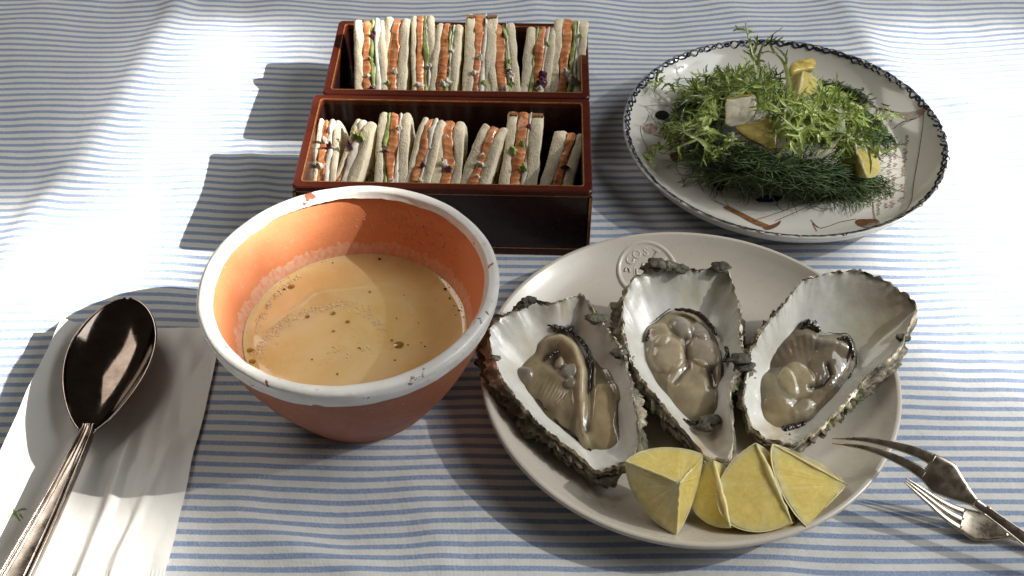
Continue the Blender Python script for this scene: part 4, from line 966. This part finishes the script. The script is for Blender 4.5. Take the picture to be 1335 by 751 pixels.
def hstrip(name, cen, half, thick, parent, up=0.0):
    V = []; K = 14; T = np.gradient(HS, axis=0); T /= np.linalg.norm(T, axis=1)[:, None]
    for i in range(70):
        l = i / 69; s = np.cross(T[i], (0, 0, 1)); s /= np.linalg.norm(s); n = np.cross(s, T[i])
        for k in range(K):
            a = 2 * math.pi * k / K; ca, sa = math.cos(a), math.sin(a)
            V.append(HS[i] + s * (cen(l) + half(l) * math.copysign(abs(ca) ** 0.6, ca)) + n * (up + thick(l) * math.copysign(abs(sa) ** 0.8, sa)))
    return add(name, V, grid(70, K, False, True) + [tuple(range(K - 1, -1, -1)), tuple(69 * K + j for j in range(K))], M['spoon_silver'], parent)
hh = lambda l: np.interp(l, [0, 0.06, 0.14, 0.30, 0.5, 0.75, 1], [0.0040, 0.0038, 0.0040, 0.0048, 0.0062, 0.0095, 0.0120])
ho = hstrip('handle', lambda l: 0, hh, lambda l: np.interp(l, [0, 0.2, 1], [0.0022, 0.0024, 0.0016]), spoon)
for s_ in (-1, 1):
    hstrip('edge_ridge', lambda l, s_=s_: s_ * (hh(l) - 0.0010), lambda l: 0.0010, lambda l: np.interp(l, [0, 0.2, 1], [0.0022, 0.0030, 0.0024]), ho, 0.0003)
    hstrip('inner_ridge', lambda l, s_=s_: s_ * np.interp(l, [0, .4, 1], [0.0009, 0.0012, 0.0082]), lambda l: 0.0005, lambda l: np.interp(l, [0, 0.2, 1], [0.0022, 0.0029, 0.0021]), ho, 0.0003)

# ---------------------------------------------------------------- salad plate
SC = (0.2118, 0.1465)
splate = thing('salad_plate', 'round white patterned plate with dark rope border and brown sketches, under the salad', 'plate'); splate.location = (*SC, 0)
SPROF = [(0.0, 0.0060), (0.06, 0.0060), (0.085, 0.0064), (0.096, 0.0085), (0.106, 0.0135), (0.115, 0.0205), (0.1212, 0.0270)]
def sp_z(r): return float(np.interp(r, [p[0] for p in SPROF], [p[1] for p in SPROF]))
prof = smooth_prof(SPROF + [(0.1230, 0.0284), (0.1245, 0.0282), (0.1246, 0.0264), (0.1195, 0.0185), (0.108, 0.0090), (0.094, 0.0035), (0.080, 0.0022), (0.077, 0.0004), (0.073, 0.0006), (0.071, 0.0024), (0.0, 0.0024)], 90)
v, f = lathe(prof, 180); add('dish', v, f, M['plate_glaze'], splate)
zc_prof = [tuple(q) for q in catmull(SPROF + [(0.1230, 0.0284), (0.1245, 0.0282), (0.1250, 0.0268)], 200)]
zr_ = np.array([p[0] for p in zc_prof]); zz_ = np.array([p[1] for p in zc_prof])
def spz(r): return float(np.interp(r, zr_, zz_))
def rimpt(a, off, h=0.00035):
    """a point near the plate's lip: off < 0 inside the lip, > 0 over its outer edge"""
    if off <= 0: r = 0.1238 + off; return np.array([r * math.cos(a), r * math.sin(a), spz(r) + h])
    r = 0.1238 + min(off, 0.0014); return np.array([(r + h) * math.cos(a), (r + h) * math.sin(a), 0.0284 - max(0, off - 0.0006) * 1.4])
def ribbon(pts, nrm, w):
    V = []; n = len(pts); T = np.gradient(np.array(pts), axis=0)
    for i in range(n):
        s = np.cross(T[i], nrm[i]); s /= np.linalg.norm(s) + 1e-12; ww = w[i] if hasattr(w, '__len__') else w
        V += [pts[i] - s * ww / 2, pts[i] + s * ww / 2]
    return V, [(2 * i, 2 * i + 1, 2 * i + 3, 2 * i + 2) for i in range(n - 1)]
def rim_curve(phase, amp, base, w, jitter, key, name):
    n = 900; pts = []; nr = []; ww = []
    for i in range(n + 1):
        a = 2 * math.pi * i / n
        off = base + amp * math.sin(a * 60 + phase + 1.2 * fn(math.cos(a), math.sin(a), 0, 5, jitter)) + 0.0012 * fn(math.cos(a), math.sin(a), 0, 24, jitter + 1)
        pts.append(rimpt(a, off, 0.0004)); nr.append(np.array([-0.45 * math.cos(a), -0.45 * math.sin(a), 0.9])); ww.append(w * max(0.25, 1 + 0.7 * fn(math.cos(a), math.sin(a), 3, 22, jitter + 2)))
    v, f = ribbon(pts, nr, ww); return add(name, v, f, M[key], splate)
rim_curve(0.0, 0.0013, -0.0026, 0.0019, 1, 'ink_blue', 'rope_border'); rim_curve(math.pi, 0.0013, -0.0020, 0.0015, 2, 'ink_blue', 'rope_border'); rim_curve(0.4, 0.0004, -0.0006, 0.0013, 3, 'ink_grey', 'rope_border')
def on_plate(px, py):
    z = 0.0064
    for _ in range(6):
        p = PX(px, py, z); z = spz(math.hypot(p[0] - SC[0], p[1] - SC[1]))
    return np.array([p[0] - SC[0], p[1] - SC[1], z + 0.0004])
def line_on(pts, w, key, n=None):
    p2 = catmull(pts, n or 14 * len(pts)); P3 = [on_plate(a, b) for a, b in p2]
    return ribbon(P3, [np.array((0, 0, 1.0))] * len(P3), w)
def motif(name, lines, key, w=0.0006):
    g = MB()
    for l in lines: g.add(*line_on(l, w, key))
    return g.build(name, M[key], splate)
def patch(outline, key, name='painted_motif'):
    o = catmull(outline, 40, True); c = o.mean(0); V = []
    for s in (0.02, 0.35, 0.7, 1.0):
        for (a, b) in o: V.append(on_plate(c[0] + (a - c[0]) * s, c[1] + (b - c[1]) * s))
    return add(name, V, grid(4, 40, False, True), M[key], splate)
def ell(cx, cy, rx, ry): return [(cx + rx * math.cos(R(a)), cy + ry * math.sin(R(a))) for a in range(0, 360, 45)]
patch(ell(863, 150.5, 9, 6), 'ink_black', 'painted_dot'); patch(ell(883, 173, 8.5, 5.5), 'ink_black', 'painted_dot')
motif('painted_line', [[(841, 139), (848, 150), (858, 165), (868, 175)], [(846, 150), (842, 160), (835, 166), (836, 176)], [(841, 139), (860, 137), (875, 138)], [(836, 176), (842, 190), (846, 200)]], 'ink_sepia', 0.00045)
patch([(838, 166), (847, 161), (857, 166), (853, 174), (842, 174)], 'ink_pink')
patch([(902, 103), (908, 86), (911, 84), (909, 95), (907, 109), (903, 108)], 'ink_sepia')
motif('painted_line', [[(880, 98), (892, 91), (905, 88)], [(890, 101), (898, 95), (906, 92)]], 'ink_sepia', 0.00045)
patch([(873, 202), (882, 199), (893, 201), (888, 209), (882, 213), (876, 209)], 'ink_brown'); motif('painted_line', [[(873, 200), (890, 199), (903, 205), (912, 215)]], 'ink_sepia', 0.0008)
patch([(922, 231), (932, 232), (945, 239), (940, 250), (932, 244)], 'ink_brown')
patch([(943, 271), (951, 270), (966, 277), (984, 286), (998, 292), (1004, 295), (996, 297), (980, 291), (962, 281)], 'ink_rust'); patch([(995, 297), (1010, 292), (1018, 288), (1014, 295), (1002, 300)], 'ink_brown')
motif('painted_line', [[(930, 262), (945, 268), (962, 276)], [(945, 262), (952, 272)], [(985, 287), (1005, 281), (1030, 272), (1055, 264)], [(1010, 289), (1040, 276), (1060, 266)]], 'ink_rust', 0.0006)
patch([(985, 261), (1000, 255), (1020, 257), (1014, 263), (995, 264)], 'ink_cobalt')
patch([(1117, 287), (1130, 286), (1144, 287), (1146, 295), (1132, 298), (1117, 293)], 'ink_brown')
motif('painted_line', [[(1116, 286), (1095, 290), (1078, 296), (1067, 297), (1057, 287)], [(1067, 297), (1060, 292), (1065, 302)]], 'ink_brown', 0.0006)
patch([(1150, 124), (1165, 128), (1180, 134), (1200, 139), (1208, 143), (1196, 148), (1180, 151), (1172, 148), (1160, 136)], 'ink_rust')
patch([(1118, 103), (1126, 108), (1134, 118), (1128, 122), (1120, 116)], 'ink_sepia')
motif('painted_line', [[(1205, 145), (1204, 160), (1200, 185), (1197, 205), (1191, 240), (1188, 262), (1180, 275), (1165, 285)], [(1160, 130), (1145, 122), (1130, 116)], [(1196, 148), (1180, 156), (1165, 168)], [(1138, 260), (1139, 275), (1142, 290)]], 'ink_brown', 0.0005)
# handwriting: four slanting lines of small loops running up the plate
g = MB(); rr_ = random.Random(4)
for (x0, y0, x1, y1) in ((1145, 281, 1150, 205), (1154, 275, 1162, 200), (1163, 271, 1168, 190), (1174, 264, 1183, 172)):
    n = int(math.hypot(x1 - x0, y1 - y0) / 1.7); pts = []; s = 0
    word = []
    for k in range(n):
        u = k / n
        if rr_.random() < 0.13:
            if len(word) > 3: g.add(*line_on(word, 0.00052, 'ink_sepia', 5 * len(word)))
            word = []; continue
        amp = rr_.choice((1.2, 1.6, 1.4, 3.0)); sgn = 1 if k % 2 else -1
        word.append((x0 + (x1 - x0) * u + sgn * amp, y0 + (y1 - y0) * u + rr_.uniform(-0.8, 0.8)))
    if len(word) > 3: g.add(*line_on(word, 0.00052, 'ink_sepia', 5 * len(word)))
g.build('handwriting', M['ink_sepia'], splate)

# ---------------------------------------------------------------- salad
def heap_z(x, y):
    """height of the salad heap above the table"""
    c = PX(1005, 175, 0.03); dx = (x - c[0]) / 0.085; dy = (y - c[1]) / 0.075
    return 0.010 + 0.034 * max(0, 1 - dx * dx - dy * dy) ** 0.6
def gcol(k): # pale rib -> bright green -> dark tip
    return tuple(np.interp(k, [0, 0.25, 0.55, 1.0], [a, b, c, d]) for a, b, c, d in ((0.70, 0.60, 0.36, 0.12), (0.72, 0.64, 0.45, 0.20), (0.48, 0.28, 0.10, 0.03)))
def frisee(label, pts, width, seed, group, pale=0.0, lobes=12, lw_=0.0022, dark=1.0, curl=1.0, name='endive_leaf'):
    """pts: (px, py, z above table) from pale base to tip"""
    r = random.Random(seed); P3 = catmull([PX(*p) for p in pts], 40); org = P3[0].copy(); org[2] = 0
    L = np.linalg.norm(np.diff(P3, axis=0), axis=1).sum(); g = MB(); T = np.gradient(P3, axis=0); T /= np.linalg.norm(T, axis=1)[:, None]
    def blade(path, w, k0, k1, nrm):
        n = len(path); T = np.gradient(path, axis=0); V = []; Cc = []
        for i in range(n):
            u = i / (n - 1); s = np.cross(T[i], nrm); s /= np.linalg.norm(s) + 1e-9; up = np.cross(s, T[i]); up /= np.linalg.norm(up) + 1e-9
            ww = w * (1 - u) ** 0.45 * (1 + (0.22 if i % 2 else -0.12)) if u > 0.1 else w
            k = k0 + (k1 - k0) * u - pale
            for q in (-1, 0, 1):
                V.append(path[i] + s * q * ww * 0.5 + up * abs(q) * ww * 0.22 - org); Cc.append(np.array(gcol(max(0, min(1, k + 0.12 * abs(q))))) * dark * (1 + 0.15 * fn(i * .5, seed, q)))
        f = grid(n, 3); g.add(V, f, Cc)
    # rib
    n = 40; V = []; Cc = []
    for i in range(n):
        u = i / (n - 1); s = np.cross(T[i], (0, 0.3, 1)); s /= np.linalg.norm(s); w = width * (1 - 0.75 * u)
        for q in (-1, -0.4, 0.4, 1): V.append(P3[i] + s * q * w / 2 + np.array((0, 0, 0.0008 * (1 - abs(q)))) - org); Cc.append(np.array(gcol(max(0, u * 0.55 - pale))) * dark)
    g.add(V, grid(n, 4), Cc)
    for k in range(lobes):
        u = 0.22 + 0.78 * (k + r.random() * 0.7) / lobes; i = min(38, int(u * 39)); side = 1 if k % 2 else -1
        s = np.cross(T[i], (0, 0, 1)); s /= np.linalg.norm(s) + 1e-9
        ln = L * r.uniform(0.20, 0.40) * (1.1 - 0.4 * u); d = s * side * r.uniform(0.7, 1.0) + T[i] * r.uniform(0.3, 0.9) + np.array((0, 0, r.uniform(-0.1, 0.9)))
        d /= np.linalg.norm(d); p = P3[i].copy(); path = [p.copy()]; cd = np.array([r.uniform(-1, 1), r.uniform(-1, 1), r.uniform(-1.4, 0.6)]) * 0.27 * curl
        m = 11
        for j in range(m): d = d + cd + np.array([r.uniform(-.1, .1) for _ in range(3)]); d /= np.linalg.norm(d); p = p + d * ln / m; p[2] = max(p[2], 0.0085); path.append(p.copy())
        path = np.array(path); blade(path, lw_ * r.uniform(0.8, 1.5), 0.22 + 0.3 * u, 0.75 + 0.25 * u, np.array((r.uniform(-.5, .5), -0.5, 1)))
        for jj in (4, 7):   # side teeth
            if r.random() < 0.8:
                d2 = (path[jj + 1] - path[jj]); d2 /= np.linalg.norm(d2) + 1e-9; s2 = np.cross(d2, (r.uniform(-.3, .3), r.uniform(-.3, .3), 1)) * r.choice((-1, 1)); d3 = d2 * 0.7 + s2 + np.array((0, 0, r.uniform(-.2, .6))); d3 /= np.linalg.norm(d3)
                q = path[jj].copy(); pp = [q.copy()]
                for j in range(5): d3 = d3 + np.array([r.uniform(-.25, .25) for _ in range(3)]) * curl; d3 /= np.linalg.norm(d3); q = q + d3 * ln * 0.075; q[2] = max(q[2], 0.0085); pp.append(q.copy())
                blade(np.array(pp), lw_ * 0.7, 0.5, 1.0, np.array((0, -0.4, 1)))
    o = g.build(name, M['endive'])
    tag(o, label, 'salad leaf', group); o.location = tuple(org); return o
GE = 'curly endive leaves in the salad'
frisee('tall upright endive leaf pointing up over the back rim of the salad plate', [(990, 108, .030), (986, 88, .040), (979, 62, .052), (972, 30, .066)], 0.0055, 11, GE, 0.0, 7, 0.0028, 0.8, 0.5)
frisee('slender endive leaf leaning right over the back rim of the salad plate', [(988, 104, .032), (989, 76, .045), (998, 54, .055), (1020, 36, .064)], 0.0036, 12, GE, -0.15, 2, 0.0022, 0.75, 0.4)
frisee('endive sprig lying on the left rim of the salad plate', [(915, 125, .022), (890, 116, .024), (865, 108, .028), (850, 108, .032)], 0.0030, 13, GE, 0.0, 12, 0.0020, 0.85)
frisee('pale yellow endive sprig at the lower left edge of the salad plate', [(915, 172, .022), (885, 175, .018), (862, 190, .016), (846, 212, .018)], 0.0040, 14, GE, 0.20, 13, 0.0026, 1.0)
frisee('pale curved endive stalk on the lower left of the salad plate', [(866, 178, .014), (890, 182, .018), (908, 198, .016), (918, 228, .013), (919, 242, .010)], 0.0034, 15, GE, 0.42, 4, 0.0016, 1.0)
frisee('white curling endive rib over the right side of the salad', [(1075, 172, .048), (1098, 172, .050), (1113, 182, .047), (1117, 202, .040)], 0.0044, 16, GE, 0.55, 3, 0.0016, 1.0)
frisee('broad white endive rib standing in the right of the salad', [(1096, 172, .048), (1097, 156, .050), (1094, 142, .050), (1078, 130, .048)], 0.0066, 17, GE, 0.5, 6, 0.0020, 1.0)
frisee('pale forked endive rib across the lower middle of the salad', [(1052, 206, .040), (1072, 202, .045), (1088, 188, .046), (1096, 176, .048)], 0.0058, 18, GE, 0.40, 4, 0.0020, 0.9)
frisee('dark green curled endive loop behind the citrus piece', [(1024, 132, .040), (1028, 110, .046), (1022, 82, .050), (1005, 68, .050), (985, 72, .046)], 0.0050, 19, GE, -0.25, 4, 0.0018, 0.7)
rs_ = random.Random(99)
regions = [  # centre px, spread, count, label, dark
    ((920, 98), (24, 16), 9, 'dark curly endive leaf in the back left of the salad heap', 0.75, -0.05),
    ((965, 84), (26, 15), 13, 'bright curly endive leaf in the back middle of the salad heap', 1.05, 0.15),
    ((965, 112), (30, 12), 11, 'curly endive leaf behind the white slice in the salad', 0.85, 0.05),
    ((1062, 138), (44, 20), 24, 'light green frilly endive leaf in the right of the salad heap', 1.1, 0.2),
    ((1070, 168), (38, 17), 18, 'frilly endive leaf in the middle right of the salad heap', 0.85, 0.05),
    ((925, 168), (36, 12), 9, 'small yellow green endive leaf left of the dark fronds', 1.0, 0.15),
]
for (cx, cy), (sx, sy), cnt, lab, dk, pale in regions:
    for k in range(cnt):
        for attempt in range(60):      # keep the fruit pieces in view
            bx = cx + rs_.gauss(0, sx * 0.6); by = cy + rs_.gauss(0, sy * 0.6); a = rs_.uniform(0, 2 * math.pi); ln = rs_.uniform(32, 62)
            pts = []; bend1 = 0.7 * rs_.choice((-1, 1))
            for q in range(4):
                u = q / 3; px = bx + ln * u * math.cos(a + bend1 * u); py = by + ln * 0.62 * u * math.sin(a + 0.5 * u)
                w = PX(px, py, 0.03); pts.append((px, py, heap_z(w[0], w[1]) + rs_.uniform(-0.004, 0.010) + 0.010 * math.sin(math.pi * u)))
            mids = [((p[0] * (1 - t_) + q_[0] * t_), (p[1] * (1 - t_) + q_[1] * t_)) for p, q_ in zip(pts, pts[1:]) for t_ in (0, 0.5, 1)]
            if any(math.hypot(PX(*p)[0] - SC[0], PX(*p)[1] - SC[1]) > 0.104 for p in pts): continue
            if all(math.hypot(mx - fx, (my - fy) * 1.2) > fr for mx, my in mids for fx, fy, fr in ((966, 147, 24), (992, 174, 17), (1045, 108, 20), (1124, 210, 24))): break
        frisee(lab, pts, rs_.uniform(0.002, 0.0038), 200 + k + int(cx), lab.replace('leaf', 'leaves'), pale + rs_.uniform(-.08, .08), rs_.randint(14, 20), rs_.uniform(0.0013, 0.0024), dk * rs_.choice((0.6, 0.85, 1.05, 1.25, 1.5)), 1.5)

# feathery fennel fronds: hair-thin green threads, far too many to count
def frond_bed(name, label, spec, seed):
    g = MB(); r = random.Random(seed)
    for (x0, y0, x1, y1, cnt, spread, ln, zadd, dk, bendy) in spec:
        for k in range(cnt):
            u = r.random(); bx = x0 + (x1 - x0) * u + r.gauss(0, spread); by = y0 + (y1 - y0) * u + r.gauss(0, spread * 0.45)
            base_a = math.atan2((y1 - y0), (x1 - x0)); a = base_a + r.gauss(0, bendy) + (math.pi if r.random() < 0.3 else 0)
            l = ln * r.uniform(0.5, 1.25); pts = []; px, py = bx, by; curv = r.gauss(0, 0.22)
            lift = r.uniform(0, 1)
            n = 7
            for i in range(n):
                w = PX(px, py, 0.02); hz = heap_z(w[0], w[1])
                p = PX(px, py, max(0.0080, hz * (0.35 + 0.65 * lift) + zadd + 0.004 * math.sin(math.pi * i / (n - 1)) - 0.002 * (i / n))); pts.append(p)
                px += math.cos(a) * l / n; py += math.sin(a) * l / n * 0.7; a += curv + r.gauss(0, 0.14)
            c = np.array(r.choice(((0.050, 0.090, 0.022), (0.070, 0.120, 0.028), (0.036, 0.070, 0.022), (0.11, 0.165, 0.045), (0.028, 0.052, 0.018)))) * dk
            rad = np.array([0.00036, 0.00036, 0.00034, 0.00031, 0.00028, 0.00022, 0.00012]) * r.uniform(0.8, 1.3)
            v, f = tube(np.array(pts), rad, 4, 1, cap=False); g.add(v, f, [c * (1 + 0.25 * i / n) for i in range(n) for _ in range(4)])
    o = g.build(name, M['frond']); tag(o, label, 'herb', kind='stuff'); return o
frond_bed('fennel_fronds', 'dark feathery fennel fronds spread over the front of the salad', [
    (905, 200, 1125, 236, 1150, 15, 56, -0.001, 1.35, 0.5), (900, 185, 1000, 215, 500, 12, 40, 0.002, 1.1, 0.6), (930, 225, 1115, 250, 560, 9, 50, -0.004, 1.1, 0.4), (900, 230, 1060, 262, 60, 12, 34, -0.02, 1.1, 0.9), (1040, 245, 1120, 255, 60, 8, 30, -0.02, 1.3, 0.7)], 5)
frond_bed('fennel_fronds', 'fine dark fennel fronds at the left of the salad, beside the two black dots', [(925, 128, 868, 138, 150, 7, 36, -0.002, 0.8, 0.3), (940, 145, 885, 165, 420, 10, 34, -0.002, 0.75, 0.6), (960, 130, 900, 125, 260, 10, 36, -0.004, 0.7, 0.5)], 6)
frond_bed('fennel_fronds', 'loose wiry fennel fronds reaching out to the right of the salad', [(1075, 110, 1150, 128, 130, 8, 40, 0.002, 1.2, 0.7), (1085, 150, 1145, 170, 420, 14, 34, -0.004, 1.25, 0.9), (1085, 115, 1150, 190, 380, 12, 34, -0.002, 1.0, 1.0), (1080, 105, 1130, 125, 200, 10, 40, 0.002, 0.8, 0.5)], 7)

# fruit pieces in the salad
def chunk(name, label, cat, outline, z0, z1, key, seed, zfun=None, rindkey=None, group=None):
    """a rounded slice: outline in the picture, lying at z0..z1"""
    t = thing(name, label, cat, group); o = catmull(outline, 36, True); c2 = o.mean(0); c = PX(c2[0], c2[1], z0); org = np.array([c[0], c[1], 0]); t.location = tuple(org)
    loops = []
    for (s, h) in ((0.03, 1.0), (0.45, 1.02), (0.8, 0.97), (0.94, 0.86), (1.0, 0.62), (1.0, 0.32), (0.93, 0.08), (0.6, 0.0), (0.03, 0.0)):
        l = []
        for (a, b) in o:
            px = c2[0] + (a - c2[0]) * s; py = c2[1] + (b - c2[1]) * s
            zb = z0 + (zfun(px, py) if zfun else 0); p = PX(px, py, zb); nz = 0.0010 * fbm(p[0], p[1], h, 120, seed, 2)
            l.append((p[0] - org[0] + nz, p[1] - org[1], zb + (z1 - z0) * h + nz))
        loops.append(l)
    v, f = loft(loops); add('flesh', v, f, M[key], t)
    if rindkey:
        k = loops[4][:14]; P3 = np.array(k); v, f = tube(P3, 0.0011, 6); add('skin', v, f, M[rindkey], t)
    return t
GP = 'fruit pieces in the salad'
chunk('fruit_slice', 'white folded fruit slice in the middle of the salad heap', 'fruit', [(947, 133), (960, 129), (975, 127), (984, 127), (986, 140), (983, 152), (972, 162), (960, 166), (946, 165), (946, 150)], 0.050, 0.052, 'pear_flesh', 1, lambda x, y: -0.00030 * (y - 146), 'pear_amber')
chunk('fruit_slice', 'thin pale slice tucked under the white slice in the salad', 'fruit', [(962, 166), (980, 158), (988, 146), (993, 138), (994, 150), (988, 162), (972, 168)], 0.046, 0.048, 'pear_flesh', 2, lambda x, y: -0.0002 * (y - 150))
chunk('fruit_slice', 'translucent amber fruit slice below the white slice in the salad', 'fruit', [(958, 168), (985, 162), (1003, 155), (1014, 153), (1013, 175), (1009, 198), (994, 192), (975, 183)], 0.044, 0.047, 'pear_amber', 3, lambda x, y: -0.00022 * (y - 170))
A5 = W(1047, 93, 0.046); E5 = W(1040, 128, 0.046); M5 = (A5 + E5) / 2
lemon('glossy yellow citrus piece at the back of the salad', A5, E5, W(1020, 117, 0.034) - M5, W(1066, 112, 0.034) - M5, False, name='citrus_piece', group='citrus pieces in the salad', seed=21.3)
chunk('citrus_piece', 'pale orange citrus slice behind the glossy yellow piece', 'citrus', [(1027, 97), (1032, 88), (1048, 83), (1062, 84), (1060, 94), (1042, 98), (1030, 102)], 0.030, 0.036, 'citrus_flesh', 5)
A6 = W(1113, 188, 0.034); E6 = W(1130, 232, 0.031); M6 = (A6 + E6) / 2
lemon('yellow citrus segment at the right edge of the salad', A6, E6, W(1096, 212, 0.018) - M6, W(1147, 212, 0.018) - M6, False, name='citrus_piece', group='citrus pieces in the salad', seed=25.8)
